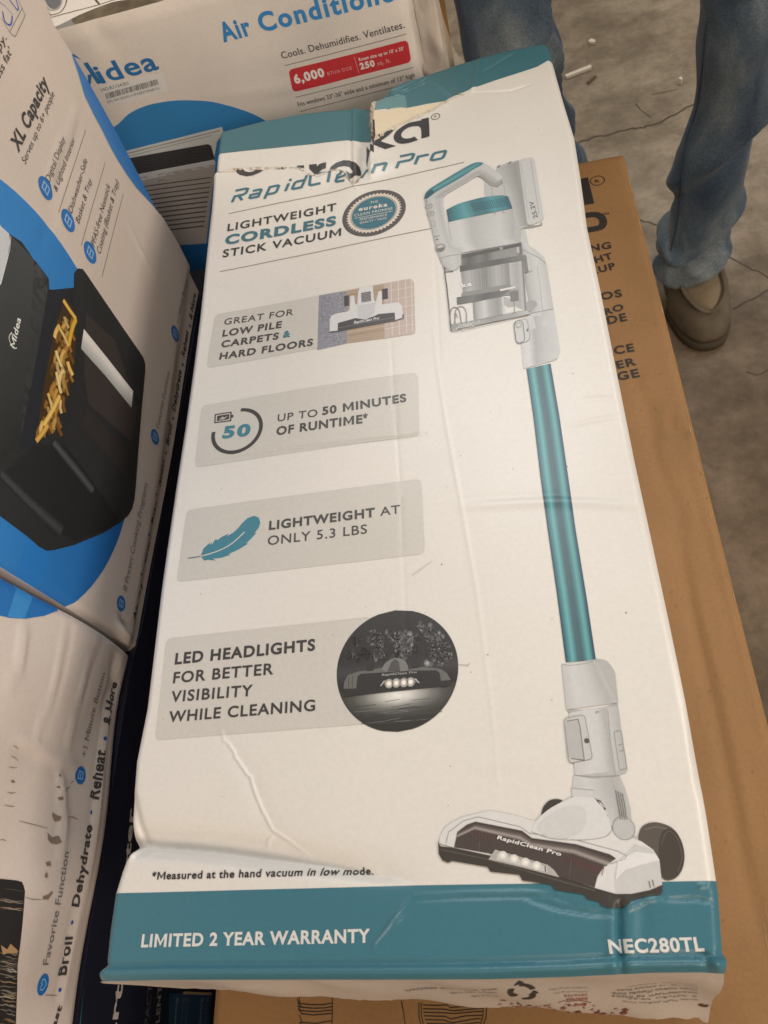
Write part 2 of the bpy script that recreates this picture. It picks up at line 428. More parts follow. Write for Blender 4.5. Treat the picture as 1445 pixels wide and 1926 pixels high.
def hmain(U,V,s):
    H=np.zeros(U.shape); rn=np.random.default_rng(3)
    # slow warp of the panel
    for k in range(7):
        kx,ky,ph=rn.uniform(8,34),rn.uniform(6,26),rn.uniform(0,6.3)
        H+=.00035*np.sin(kx*U+ky*V*rn.choice([-1,1])+ph)
    def ridge(P,wd,ht,taper=1.,pts=None):
        d,t=dseg(U,V,q(*P)); 
        return ht*np.exp(-(d/wd)**2)*(np.sin(np.pi*np.clip(t,.02,.98))**taper if taper else 1)
    # bottom-left caved fold: a valley over the footnote
    fold=q((236,1590),(262,1591),(330,1594),(400,1600),(480,1611),(560,1622),(640,1634),(720,1648),(778,1657),(850,1662))
    d,t=dseg(U,V,fold); fv=pw([(u,v) for u,v in fold]); above=V>fv(U)
    amp=.0115*(1-sstep((t-.35)/.65))*sstep((t+.05)/.12+.3)
    H-=amp*np.where(above,np.exp(-(d/.0075)**1.4),np.exp(-(d/.0026)**1.2))
    # sharp scar crossing the lower left
    base=[(415,1375),(422,1392),(440,1415),(452,1440),(472,1462),(484,1500),(497,1533),(513,1560),(540,1582),(575,1608)]
    jg=[]
    for (p,p2) in zip(base[:-1],base[1:]):
        for k in range(3): t_=k/3; jg.append((p[0]+(p2[0]-p[0])*t_+rn.uniform(-2.2,2.2),p[1]+(p2[1]-p[1])*t_+rn.uniform(-1.5,1.5)))
    jg.append(base[-1])
    H+=ridge(jg,.0007,.0010,.4)
    dsc,tsc=dseg(U,V,q(*jg))
    H-=.0007*np.exp(-(dsc/.0045)**2)*np.sin(np.pi*tsc)
    H+=ridge([(513,1567),(500,1580),(494,1597)],.0009,.0007)
    # long cross creases
    H-=ridge([(338,868),(420,861),(520,848),(640,835),(760,822),(800,815)],.0010,.00055,.4)
    H+=ridge([(338,890),(400,884),(470,877)],.0008,.0003,.4)
    H+=ridge([(868,952),(950,947),(1040,943),(1130,945),(1222,952)],.0032,.00045,.4)
    H-=ridge([(868,940),(1040,932),(1215,937)],.0022,.00018,.4)
    H-=ridge([(1070,800),(1120,788),(1172,780)],.0018,.0003,.5)
    H+=ridge([(1090,752),(1130,748),(1160,748)],.0018,.00025,.5)
    H-=ridge([(735,640),(741,720),(752,900),(760,1080),(765,1230)],.0011,.00012,.3)
    H+=ridge([(815,620),(824,700),(840,800),(868,950),(896,1110),(912,1230),(925,1330),(935,1450),(940,1490)],.0012,.00016,.3)
    H-=ridge([(812,400),(822,560),(828,690)],.0011,.00012,.3)
    H+=ridge([(880,1440),(960,1432),(1030,1425)],.004,.0004,.5)
    # right edge dents
    H-=ridge([(1298,1330),(1306,1390),(1316,1450),(1318,1490)],.0022,.0016,.5)
    H+=ridge([(1265,1200),(1290,1330),(1300,1400)],.0012,.0008,.5)
    # lower teal band creases
    H-=ridge([(778,1694),(860,1689),(960,1687),(1040,1686),(1080,1700)],.0008,.0006,.4)
    H+=ridge([(778,1684),(880,1680),(1000,1678),(1060,1688)],.0010,.0005,.4)
    H-=ridge([(990,1690),(1050,1708),(1110,1718),(1160,1720)],.0012,.0010,.4)
    H-=ridge([(1166,1702),(1165,1740),(1167,1790),(1170,1842)],.0017,.0026,.15)
    H+=ridge([(1150,1702),(1150,1760),(1158,1842)],.0026,.0009,.2)
    H+=ridge([(1186,1702),(1187,1760),(1184,1842)],.0028,.0008,.2)
    H-=ridge([(1205,1680),(1212,1730),(1210,1790)],.003,.0007,.4)
    H+=ridge([(1170,1718),(1190,1706),(1215,1694),(1240,1690)],.0009,.0010,.5)
    H-=ridge([(1250,1692),(1300,1690),(1350,1697)],.0009,.0010,.4)
    H+=ridge([(1310,1668),(1335,1663)],.0012,.0008,.5)
    H+=ridge([(702,1785),(705,1772),(728,1745),(740,1728),(752,1712),(768,1692)],.0008,.0008,.5)
    H+=ridge([(738,1740),(762,1722)],.0007,.0005,.5)
    H+=ridge([(1340,1800),(1345,1815),(1356,1826)],.0025,.003,.4)
    H-=ridge([(1325,1800),(1335,1822),(1350,1830)],.002,.002,.4)
    # lower lip
    dB=V-s.vB(np.clip((U-s.uL(V))/(s.uR(V)-s.uL(V)),0,1))
    H-=.0011*np.exp(-((dB-.0062)/.0012)**2)
    H+=.0009*np.exp(-((dB-.0035)/.0015)**2)
    H-=.0030*np.clip(1-dB/.003,0,1)**2
    # left corner pinch
    H-=ridge([(252,1500),(258,1560),(262,1588)],.0022,.0022,.3)
    H+=ridge([(262,1590),(250,1602),(243,1615)],.0016,.0020,.3)
    H+=ridge([(262,1590),(280,1600),(300,1598)],.0018,.0014,.3)
    # rounded long edges
    for dd in (U-s.uL(V),s.uR(V)-U):
        H-=.0034*np.clip(1-dd/.0042,0,1)**2
    # crushed, torn top
    ins=inside(U,V,flap); dA,_=dseg(U,V,crackA); dBk,_=dseg(U,V,crackB)
    sg=np.where(ins,1,-1)
    st=np.where(ins,1.,0.)
    depth=.0035*np.exp(-dA/.03)+.0055*np.exp(-dBk/.02)
    H-=st*depth*sstep(np.minimum(dA/.0016,dBk/.0026))
    H+=np.where(ins,0,1)*(.0022*np.exp(-dA/.012)*sstep(dA/.0012)+.0040*np.exp(-dBk/.022)*sstep((U-q((690,300))[0][0])/.004)*sstep((V-q((690,330))[0][1])/.02+.5))
    H+=st*.0016*np.exp(-((U-q((664,260))[0][0])/.004)**2)
    H-=st*.0012*np.exp(-((U-q((658,260))[0][0])/.002)**2)
    dC,tC=dseg(U,V,tearC); tv=pw([(u,v) for u,v in tearC]); up=(V>tv(U))&(~ins)
    H+=np.where(up,-.0022*sstep(dC/.0014)*np.exp(-dC/.03),.0008*np.exp(-dC/.01))*sstep((1-tC)/.2)
    H+=ridge([(888,172),(896,150),(900,128),(905,112)],.002,.0016,.4)
    H-=ridge([(905,140),(930,125),(968,102)],.0014,.0011,.4)
    for a in ([(728,178),(760,168),(790,152),(812,132)],[(722,186),(770,168),(800,150)],[(735,184),(770,176),(800,158)]):
        H-=ridge(a,.0011,.0011,.4)
    H-=ridge([(892,176),(960,173),(1000,160)],.0012,.0006,.4)
    # top band bends back on the right
    vt=s.vT(np.clip((U-s.uL(V))/(s.uR(V)-s.uL(V)),0,1)); dT=vt-V
    H-=.004*np.clip(1-dT/.006,0,1)**2
    return H
F=Panel((0,0,Z0),(1,0,0),(0,1,0),.28,.64,.00075,hmain,uL,uR,vB,vT)
front=F.mesh('front_panel',carton,M_WHITE)
# ---- sides of the carton
bl=lambda e,dx,dy:np.c_[e[:,0]+dx,e[:,1]+dy,0*e[:,0]+HF-TH+.001]
eL,eR,eT,eB=[F.edge(k) for k in 'LRTB']
def straight(e,xa,xb,ya,yb):
    n=len(e); t=np.linspace(0,1,n); return np.c_[xa+(xb-xa)*t,ya+(yb-ya)*t,np.full(n,HF-TH+.001)]
wall('side_panel',eL,straight(eL,.002,.002,-.01,.635),M_WHITE,carton)
wall('side_panel',eR,straight(eR,.274,.274,-.01,.635),M_WHITE,carton,True)
wall('end_panel',eT,straight(eT,.002,.274,.635,.635),M_PRINT and card_mat('teal_card',S(62,116,126),rough=.42),carton,True)
TEAL=S(58,112,124); TEALD=S(58,108,116); DARK=S(44,44,46); STRIP=S(203,197,184); GLINE=S(140,128,115)
# ---- teal bands
F.group('teal_band')
F.poly([(150,1700),(213,1681),(219,1680.5),(300,1678.4),(400,1675.6),(520,1672.4),(640,1669.4),(778,1665.5),(900,1663.5),(1050,1661.5),(1200,1659.5),(1348,1657.5),(1420,1656),(1420,1900),(150,1900)],TEAL,0)
F.poly([(380,200),(395,298),(406,296),(517,278.5),(590,271),(657,264),(668,265),(698,260),(698.5,235),(700,205),(704,150)],TEALD,0)
F.poly([(704,206),(725,204),(766,203),(800,196),(841,189),(861,179),(876,172),(888,165),(930,152),(980,136),(1010,126),(1038,117.5),(1060,110),(1040,40),(700,100),(718,178),(711,190)],TEALD,0)
F.poly([(704,206.5),(725,204.5),(766,203.5),(764,190),(762,179),(740,181),(720,186),(711.5,190)],S(98,140,142),1)
# torn paper edges
CREAM=S(222,205,172)
F.poly([(704,207),(766,203.6),(841,189.4),(856,180.5),(842,190),(815,209),(790,218),(765,231),(744,241),(725,255),(706,264),(702,240)],S(226,210,178),1)
F.poly([(697,199),(703,206),(702,226),(698,228),(700,240),(703,250),(702,262),(699,262),(697,240),(694,233),(696,215)],S(170,150,120),2)
F.poly([(701,226),(704,225.5),(705.5,264),(702,275),(700,264),(701,250)],S(60,52,45),3)
F.poly([(406,326),(440,320.5),(450,321.5),(444,323),(408,328)],S(225,210,190),2)
F.poly([(588,331),(612,324.5),(634,317.5),(630,320),(612,327),(596,334)],S(228,214,192),4)
ff=random.Random(9)
def fray(P,nn,cols,wd,ly):
    for k in range(nn):
        i=ff.randrange(len(P)-1); t_=ff.random(); x=P[i][0]+(P[i+1][0]-P[i][0])*t_; y=P[i][1]+(P[i+1][1]-P[i][1])*t_
        F.poly([(x-ff.uniform(1,wd),y+ff.uniform(-1,1)),(x+ff.uniform(-1,1),y-ff.uniform(.6,2.6)),(x+ff.uniform(1,wd),y+ff.uniform(-1,1)),(x+ff.uniform(-1,1),y+ff.uniform(.4,1.8))],ff.choice(cols),ly)
FC=[S(232,220,200),S(222,204,176),S(206,184,152),S(186,160,126)]
fray([(440,321),(480,319),(530,318),(560,317),(575,323),(588,332),(612,325),(634,318),(648,323),(655,336)],90,FC,5,5)
fray([(706,192),(701,200),(697,215),(699,240),(700,262)],46,FC+[S(120,92,64)],4,5)
fray([(711,190),(724,183),(729,174),(739,163)],26,FC+[S(120,150,150)],4,5)
fray([(706,264),(744,241),(790,218),(842,190),(872,176)],46,[S(236,226,206),S(226,212,186),S(212,194,166)],5,5)
fray([(690,318),(681,330),(672,342),(662,346),(668,356)],24,FC+[S(150,128,100)],4,5)
F.bake('teal_band',front,M_PRINT,'teal_band')
# ---- brand letters, cut by the tear
F.group('logo_print')
Z=X(400,170,4.516); Y=X(640,160,6.568)
for P in ([(200,680),(208,702),(235,720),(290,732),(340,725),(390,705),(435,680),(370,678),(345,692),(310,697),(278,690),(262,678)],
          [(525,660),(560,672),(620,670),(655,660),(590,654)],[(715,656),(720,640),(777,637),(777,662),(745,655)],
          [(820,632),(885,625),(887,648),(908,626),(965,610),(963,660),(930,674),(905,697),(890,715),(868,712),(845,690),(823,668)],
          [(985,690),(1005,650),(1050,615),(1110,595),(1170,597),(1220,620),(1250,655),(1262,700),(1258,722),(1160,743),(1150,700),(1190,697),(1190,678),(1165,652),(1120,641),(1070,650),(1040,668),(1018,676)]):
    F.poly(Z(*P),DARK,3)
F.poly(Y((325,760),(400,748),(415,745),(417,838),(372,862),(345,900),(322,985),(318,960),(326,880)),DARK,3)
F.poly(Y((402,435),(424,430),(432,690),(412,700)),S(52,44,40),4)
F.poly(Y((432,700),(470,650),(530,605),(620,572),(692,530),(640,585),(600,625),(510,690),(508,703),(690,755),(560,795),(412,738)),DARK,3)
F.poly(Y(*cr([(940,452),(850,472),(760,522),(690,582),(662,640),(675,690),(720,720),(780,728),(870,712),(962,680)],4),(920,640),*cr([(870,660),(805,665),(765,645),(755,612),(780,570),(840,530),(900,513),(960,510),(992,528),(1003,565)],4),(1006,664),(1105,635),(1096,405),(1005,425),(1003,440)),DARK,3)
c=F.px(640+1180/6.568,160+392/6.568); F.disc(c,.0036,DARK,3,hole=.0031); F.text('R',(640+1165/6.568,160+404/6.568),(640+1195/6.568,160+398/6.568),3.2,DARK,'r')
F.bake('logo_print',front,M_PRINT,'logo_print')
# ---- product name in squared italic strokes
F.group('product_name')
def techno(items,O,ex,ey,wd):
    for x0,strokes in items:
        for st in strokes:
            P=[(O[0]+(x0+a)*ex[0]+b*ey[0],O[1]+(x0+a)*ex[1]+b*ey[1]) for a,b in st]
            F.stroke(P,wd,S(52,108,122),3)
ex=(1,-.212); ey=(10.8,-23.5)
techno([(0,[[(0,0),(0,.48),(15,.48),(20,.56),(20,.88),(15,.96),(-4,.96)],[(8,.45),(17,.08),(18,0)]]),
        (32,[[(0,.62),(14,.62),(17,.55),(17,.02),(3,.02),(0,.1),(0,.3),(16,.3)]]),
        (64,[[(0,-.3),(0,.64),(15,.64),(18,.56),(18,.12),(15,.04),(2,.04)]]),
        (100,[[(0,0),(0,.62)],[(0,.8),(0,.98)]]),
        (112,[[(18,1.0),(18,.04),(3,.04),(0,.12),(0,.54),(3,.62),(16,.62)]]),
        (144,[[(22,.93),(4,.93),(0,.84),(0,.14),(4,.04),(22,.04)]]),
        (180,[[(0,.0),(0,1.0)]])],(437,381),ex,ey,4.6)
techno([(0,[[(17,.06),(3,.06),(0,.14),(0,.6),(4,.68),(16,.68),(18,.6),(18,.36),(2,.36)]])],(631,344),(1,-.18),(8,-24),4.6)
techno([(0,[[(0,0),(8,.62),(12,.62)]])],(680,335),(1,-.3),(2,-18),4.6)
techno([(0,[[(0,0),(0,.62),(18,.62),(21,.55),(21,0)]]),
        (46,[[(0,0),(0,.46),(20,.46),(24,.54),(24,.86),(20,.94),(-3,.94)]]),
        (81,[[(0,0),(0,.6),(20,.6)]]),
        (110,[[(3,.04),(0,.12),(0,.54),(3,.62),(21,.62),(23,.55),(23,.12),(20,.04),(3,.04)]])],(700,326),(1,-.205),(10.2,-24),4.8)
# tagline
T=F.text
F.stroke([(430.4,402.4),(520,383),(640,358),(700,344),(800,322),(873,305.6)],1.3,GLINE,2)
F.stroke([(414,511),(520,489.5),(640,465),(812,430)],1.3,GLINE,2)
T('LIGHTWEIGHT',(427.9,435.2),(632.6,395.6),13.3,DARK,'m',track=.05)
T('CORDLESS',(423,460.4),(632,422.6),16.6,S(56,108,120),'x',track=.02)
T('STICK VACUUM',(418.9,484.5),(641.6,443),14.2,DARK,'m',track=.05)
F.bake('product_name',front,M_PRINT,'product_name')
# ---- round badge
F.group('seal_badge')
a=np.array(F.px(643.4,413)); b=np.array(F.px(763,386.7)); c=(a+b)/2; R=np.linalg.norm(b-a)/2; c=np.array(F.px(703.3,400.6))
F.disc(c,R,S(84,82,80),1)
n=44; F.uvpoly([(c[0]+R*(.80 if i%2 else .875)*math.cos(2*math.pi*i/(2*n)),c[1]+R*(.80 if i%2 else .875)*math.sin(2*math.pi*i/(2*n))) for i in range(2*n)],S(222,208,190),2)
F.disc(c,R*.695,S(58,110,124),3); F.disc(c,R*.735,S(90,110,112),3,hole=R*.715)
W=S(222,212,196); G=X(600,340,5.35)
def TG(s,p,q_,cap,wt,tr=0): a,b=G(p,q_); T(s,a,b,cap,W,wt,layer=5,track=tr)
TG('THE',(515,236),(597,221),4.6,'r',.05); TG('eureka',(400,309),(690,259),7.6,'b',.06)
TG('CLEAN PROMISE',(357,365),(742,292),4.8,'r',.06); a,b=G((362,383),(745,308)); F.stroke([a,b],1,W,5)
TG('PERFORMANCE',(413,405),(687,354),4.2,'r',.06); TG('QUALITY • VALUE',(413,438),(685,387),4.2,'r',.06)
F.bake('seal_badge',front,M_PRINT,'seal_badge')
# ---- four grey feature strips
def rrect(c4,r):
    out=[]
    for i in range(4):
        p=np.array(c4[i]);a=np.array(c4[i-1]);b=np.array(c4[(i+1)%4])
        da=(a-p)/np.linalg.norm(a-p)*r; db=(b-p)/np.linalg.norm(b-p)*r
        for t in np.linspace(0,1,7): out.append(tuple((1-t)**2*(p+da)+2*t*(1-t)*p+t*t*(p+db)))
    return out
TX=S(68,66,66); TXB=S(60,58,58)
# strip one
F.group('s1')
F.poly(rrect([(404.5,591.5),(778.5,523.5),(782,627),(388,692.5)],11),STRIP,1)
G=X(370,500,3.211)
def TG(s,p,q_,cap,col,wt,tr=.03): a,b=G(p,q_); T(s,a,b,cap,col,wt,track=tr,layer=4)
TG('GREAT FOR',(165,358),(583,297),12.6,TX,'r',.05); TG('LOW PILE',(155,428),(513,374),13,TX,'b'); TG('CARPETS',(147,494),(495,443),13,TX,'b')
TG('&',(521,436),(567,429),13,S(66,118,130),'b'); TG('HARD FLOORS',(137,567),(702,482),13.2,TX,'b')
F.poly(G((740,180),(905,153),(908,470),(730,510)),S(140,140,146),2)
F.poly(G((905,153),(1132,110),(1136,440),(908,470)),S(172,150,126),2)
F.poly(G((1132,110),(1262,84),(1290,82),(1306,92),(1312,110),(1320,395),(1316,408),(1300,414),(1136,440)),S(190,172,158),2)
rr=random.Random(5)
for k in range(420):
    x,y=rr.uniform(742,900),rr.uniform(160,500); 
    if y<182-(x-740)*.164+3 or y>505-(x-740)*.23: continue
    g=rr.choice([112,124,158,172,182]); L_=rr.uniform(5,14); P=G((x,y),(x+L_,y+rr.uniform(-4,4)),(x+L_*.6,y+rr.uniform(3,6)))
    F.poly(P,S(g,g,g+6),3)
for x in (1175,1218,1262,1298): F.stroke(G((x,102-(x-1175)*.19),(x+8,430-(x-1140)*.16)),1.2,S(218,206,196),3)
for y in (160,215,270,330,385): F.stroke(G((1135,y),(1318,y-33)),1.2,S(218,206,196),3)
for y,g in ((180,150),(380,160),(405,186),(425,150),(450,168)): F.stroke(G((912,y),(1133,y-38)),2.2,S(g+10,g-12,g-34),3)
B=X(600,340,5.35)
F.poly(B((255,1165),(303,1155),(306,1260),(258,1268)),S(70,70,74),4); F.poly(B((640,1095),(694,1085),(697,1190),(640,1200)),S(66,66,70),4)
LG=lambda u,v:S(218,216,212)
F.poly(B(*[(110,1525),(112,1400),(128,1362),(165,1344),(290,1320),(310,1300),(320,1165),(345,1157),(360,1175),(365,1240),(388,1255),(398,1120),(413,1080),(545,1058),(555,1200),(575,1225),(600,1125),(615,1110),(635,1125),(637,1250),(780,1228),(820,1240),(838,1270),(850,1390),(770,1412),(190,1518)]),S(214,212,207),4)
F.poly(B((390,1262),(575,1228),(560,1330),(520,1380),(440,1392),(395,1370)),S(198,197,194),5)
F.poly(B((428,1135),(524,1118),(528,1215),(432,1230)),S(96,94,94),6)
for i in range(6): F.stroke(B((430,1150+i*15),(526,1134+i*15)),1.1,S(170,168,166),7)
F.poly(B((195,1437),(372,1388),(440,1398),(490,1394),(560,1368),(600,1348),(764,1332),(770,1398),(765,1408),(192,1515)),S(72,70,72),6)
F.stroke(B((194,1490),(768,1382)),1.2,S(120,118,118),7); F.stroke(B((110,1528),(190,1520),(770,1413),(848,1388),(850,1350)),2.2,S(74,74,76),6)
a,b=B((352,1447),(606,1402)); T('RapidClean Pro',a,b,5,S(214,212,208),'b',layer=8,slant=.25)
# strip two
F.group('s2')
F.poly(rrect([(380,763),(786,700),(789.5,819),(366.5,880)],11),STRIP,1)
a=np.array(F.px(398.5,818)); b=np.array(F.px(493.3,797.6)); c=np.array(F.px(446.3,810.6)); R=np.linalg.norm(b-a)/2*.95
F.uvstroke(F.circ(c,R,math.radians(86),math.radians(-187),44),.0026,TXB,3)
G=X(330,680,2.89)
F.stroke(G((216,334),(219,290),(304,277),(302,323)),2.2,TXB,3,closed=True); F.poly(G((306,292),(317,290),(316,306),(305,308)),TXB,3)
F.poly(G((226,325),(229,297),(295,287),(293,315)),TXB,3); F.poly(G((236,318),(262,300),(262,309),(288,297),(262,318),(262,308)),STRIP,4)
TG('50',(255,418),(405,402),22.5,S(62,126,140),'x'); TG('UP TO',(556,328),(772,300),14,TX,'r',.05); TG('50 MINUTES',(800,292),(1257,218),14.5,TX,'b',.02)
TG('OF RUNTIME',(550,402),(1018,335),15,TX,'b',.02); TG('*',(1022,330),(1048,326),15,TX,'m')
# strip three
F.group('s3')
F.poly(rrect([(352,959.5),(793,900.5),(799.5,1041.5),(332.5,1095)],12),STRIP,1)
fe=[(140,1058),(155,1018),(190,985),(188,1000),(200,985),(202,998),(212,978),(225,965),(228,975),(250,957),(290,937),(282,952),(318,930),(345,905),(365,880),(395,852),(430,840),(455,850),(463,875),(455,905),(430,935),(442,932),(415,962),(385,990),(398,990),(350,1020),(290,1048),(300,1052),(250,1068),(205,1073),(222,1083),(178,1079),(160,1083),(148,1072)]
F.poly(G(*fe),S(66,128,142),3); F.stroke(G((70,1070),(100,1067),(140,1060)),1.8,S(66,110,120),3)
F.stroke(G(*cr([(140,1060),(200,1043),(260,1020),(310,990),(350,955),(378,928)],4)),2.2,STRIP,4)
TG('LIGHTWEIGHT',(510,916),(1086,843),16,TX,'b',.02); TG('AT',(1115,840),(1223,826),16,TX,'r'); TG('ONLY 5.3 LBS',(503,1000),(1043,935),17,TX,'r',.04)
# strip four
F.group('s4')
F.poly(rrect([(313.5,1201.5),(700,1160),(718,1359.5),(292,1392.5)],12),STRIP,1)
G=X(280,1120,2.331)
TG('LED HEADLIGHTS',(115,302),(730,240),20.5,TXB,'b',.02); TG('FOR BETTER',(107,385),(547,345),20.5,TXB,'m',.03)
TG('VISIBILITY',(97,468),(455,440),20.5,TXB,'m',.05); TG('WHILE CLEANING',(87,556),(730,505),20.5,TXB,'m',.03)
c=np.array(F.px(746.2,1258)); a=np.array(F.px(631.7,1263)); b=np.array(F.px(860,1252)); R=np.linalg.norm(b-a)/2
# night picture: sky, floor lit by the lamp, head
def arc(y0,y1,f,layer,n=30):
    for i in range(n):
        ya,yb=y0+(y1-y0)*i/n,y0+(y1-y0)*(i+1)/n
        xa,xb=math.sqrt(max(0,1-ya*ya)),math.sqrt(max(0,1-yb*yb)); m=10
        for j in range(m):
            p=lambda x,y,j_: (c[0]+R*(-x+2*x*j_/m),c[1]+R*y)
            A,B_,C_,D=p(xa,ya,j),p(xa,ya,j+1),p(xb,yb,j+1),p(xb,yb,j)
            g=lambda P:f((P[0]-c[0])/R,(P[1]-c[1])/R)
            F.tri(A,B_,C_,g(A),g(B_),g(C_),layer); F.tri(A,C_,D,g(A),g(C_),g(D),layer)
def floorc(x,y):
    d=math.exp(-((x-.02)/.55)**2-((y+.42)/.20)**2); k=46+175*d+24*math.exp(-((y+.55)/.2)**2)*(1-abs(x)); return S(k,k*.985,k*.93)
def skyc(x,y):
    k=44+8*y+18*math.exp(-((y-.0)/.12)**2); return S(k,k,k*1.03)
arc(-1,-.30,floorc,2,26); arc(-.30,1,skyc,2,30)
B=X(630,1140,6.02)
for (xa,xb,ya,yb,nn,br) in ((400,570,300,600,60,1),(590,890,290,620,70,1),(960,1370,190,650,120,1.1),(120,320,350,420,16,.7),(800,1000,300,600,16,.6),(60,300,480,600,16,.6),(300,420,480,600,10,.5)):
    for k in range(nn*3):
        x,y=rr.uniform(xa,xb),rr.uniform(ya,yb); t=(y-ya)/(yb-ya)
        cxm=(xa+xb)/2+(xb-xa)*.22*math.sin(5*t+xa)
        if abs(x-cxm)>(xb-xa)*(.26+.2*abs(math.sin(3*t+xb))): continue
        u,v=F.px(*B((x,y))[0])
        if math.hypot(u-c[0],v-c[1])>R*.90: continue
        if k<nn: g_=rr.choice([104,122,140,158])*br; F.blob((u,v),rr.uniform(.0010,.0024),rr.uniform(.0012,.0030),S(g_,g_,g_*.98),skyc((u-c[0])/R,(v-c[1])/R),3,10,2)
        else:
            ww=rr.uniform(5,16); dx,dy=rr.uniform(-1,1),rr.uniform(.4,1); g_=rr.choice([92,110,128,146,164])*br
            F.poly(B((x-dx*ww,y-dy*ww),(x+4,y-2),(x+dx*ww,y+dy*ww),(x-4,y+3)),S(g_,g_,g_*.97),4+k%3)
F.poly(B((100,940),(110,860),(150,785),(260,745),(440,720),(545,700),(830,720),(1000,690),(1200,715),(1270,760),(1315,840),(1312,900),(1240,920),(1200,910),(520,980),(110,1030)),S(104,102,98),6)
F.poly(B((100,940),(245,935),(260,800),(300,770),(880,735),(1150,730),(1190,760),(1205,850),(1315,840),(1312,895),(1240,925),(1200,915),(520,985),(105,1030)),S(46,46,47),7)
F.poly(B(*cr([(540,715),(575,650),(640,605),(700,592),(770,605),(815,650),(832,725),(760,742),(600,748)],4,True)),S(122,120,116),7)
F.poly(B((600,745),(640,640),(690,600),(730,640),(745,745)),S(82,80,78),8)
F.poly(B((365,670),(440,668),(438,735),(365,740)),S(48,48,48),7); F.poly(B((865,655),(900,630),(945,635),(962,660),(960,695),(870,690)),S(52,52,52),7)
F.stroke(B((160,800),(160,930)),1,S(60,60,58),7); F.stroke(B((205,790),(205,930)),1,S(66,66,64),7)
F.stroke(B((522,910),(560,855),(920,830),(958,876)),1.6,S(200,198,190),9); F.poly(B((545,890),(568,860),(915,836),(940,868)),S(120,118,112),8)
for x,y in ((617,882),(700,875),(785,870),(862,864)):
    u=F.px(*B((x,y))[0]); F.blob(u,.0023,.0026,S(255,252,240),S(128,126,120),10,14,3); F.disc(u,.0011,(.95,.94,.9),11,n=10)
a,b=B((535,795),(930,762)); T('RapidClean Pro',a,b,4,S(165,163,158),'m',layer=9,slant=.25)
for k in range(26):
    y=rr.uniform(1060,1350); x=rr.uniform(140,900); F.stroke(B((x,y),(x+rr.uniform(150,380),y-rr.uniform(20,42))),.9,S(*[rr.choice([62,84,120])]*3),3)
SL=['grey printed strip with a picture of a floor nozzle on carpet, wood and tile','grey printed strip with a battery in a ring','grey printed strip with a teal feather','grey printed strip with a round picture of a lit nozzle in the dark']
for g,l in zip(('s1','s2','s3','s4'),SL):
    o=F.bake('feature_strip',front,M_PRINT,g); o['label']=l
# ---- warranty line, model number, footnote
F.group('warranty_print'); WH=S(212,209,200)
T('*Measured at the hand vacuum in low mode.',(286,1654.5),(703,1645),14.5,S(36,34,36),'m',track=.012)
T('LIMITED 2 YEAR WARRANTY',(266,1781),(697,1772),24,WH,'b',track=.0); T('NEC280TL',(1146.8,1792),(1325.3,1787.5),25,WH,'b')
for k in range(60):
    u,v=rr.uniform(.01,.27),rr.uniform(.05,.56); r=rr.uniform(.00015,.0005); F.uvpoly(F.circ((u,v),r,n=6),S(*rr.choice([(150,138,124),(120,108,96),(175,162,146)])),1)
for P,g in (([(775,1082),(790,1072),(812,1056)],212),([(615,1216),(622,1196),(640,1190)],188),([(862,1250),(880,1252),(884,1247)],196)):
    F.stroke(P,3,S(g,g*.94,g*.87),1,taper=True)
F.bake('warranty_print',front,M_PRINT,'warranty_print')
# ---- the printed vacuum cleaner
F.group('vac')
def g(v,w=0): v=v*.95-2; return S(v+1,v,v-6)
Q=X(780,280,4.516)
def rib(Aq,Bq,stops,ly,f=Q,n=None): F.ribbon(f(*Aq),f(*Bq),stops,ly)
# neck and lower tube socket behind the bin
F.poly(Q((835,700),(940,690),(972,820),(1040,868),(1100,920),(1125,990),(1180,1360),(985,1400),(905,900),(880,780)),g(203),2)
rib([(880,780),(905,900),(945,1140),(985,1400)],[(972,820),(1110,960),(1140,1130),(1180,1360)],[(0,g(172)),(.25,g(196)),(.6,g(210)),(1,g(196))],3)
F.stroke(Q((910,850),(960,880),(1060,930),(1115,975)),1,g(140),4); F.stroke(Q((1040,1000),(1062,1130),(1088,1375)),.9,g(180),4)
rib([(890,1470),(905,1650),(925,1865)],[(1182,1360),(1236,1712),(1218,1775)],[(0,g(206)),(.2,g(216)),(.38,g(178)),(.6,g(196)),(1,g(208))],2)
F.poly(Q((985,1400),(1182,1360),(1200,1480),(900,1560),(890,1470)),g(206),2)
F.poly(Q((925,1865),(1218,1775),(1200,1795),(1168,1806),(930,1868)),g(190),2)
F.stroke(Q((985,1400),(1182,1360)),1,g(140),4)
F.poly(Q(*cr([(945,1330),(960,1300),(1000,1288),(1030,1300),(1040,1330),(1000,1370),(960,1385)],4,True)),g(166),4)
# battery
F.poly(Q((690,180),(715,150),(780,125),(880,98),(900,110),(975,640),(960,668),(905,682),(868,660),(838,560),(800,390),(745,290),(700,240)),g(188),3)
rib([(690,180),(800,390),(868,660)],[(885,105),(925,360),(970,650)],[(0,g(196)),(.5,g(172)),(.8,g(158)),(1,g(168))],4)
F.poly(Q(*rrect([(884,95),(1012,70),(1100,610),(960,660)],42)),g(207),5); F.stroke(Q((988,110),(1058,560)),1,g(176),6); F.stroke(Q((905,125),(972,600)),1,g(190),6)
F.poly(Q((960,655),(1060,650),(1083,625),(1082,652),(1000,672),(905,684)),g(150),4)
F.poly(Q((700,160),(720,140),(730,150),(705,168)),g(120),5); F.poly(Q((790,128),(820,108),(822,122),(796,134)),g(120),5)
a,b=Q((1048,588),(1008,446)); F.text('25.2V',a,b,8.5,g(120),'m',layer=7)
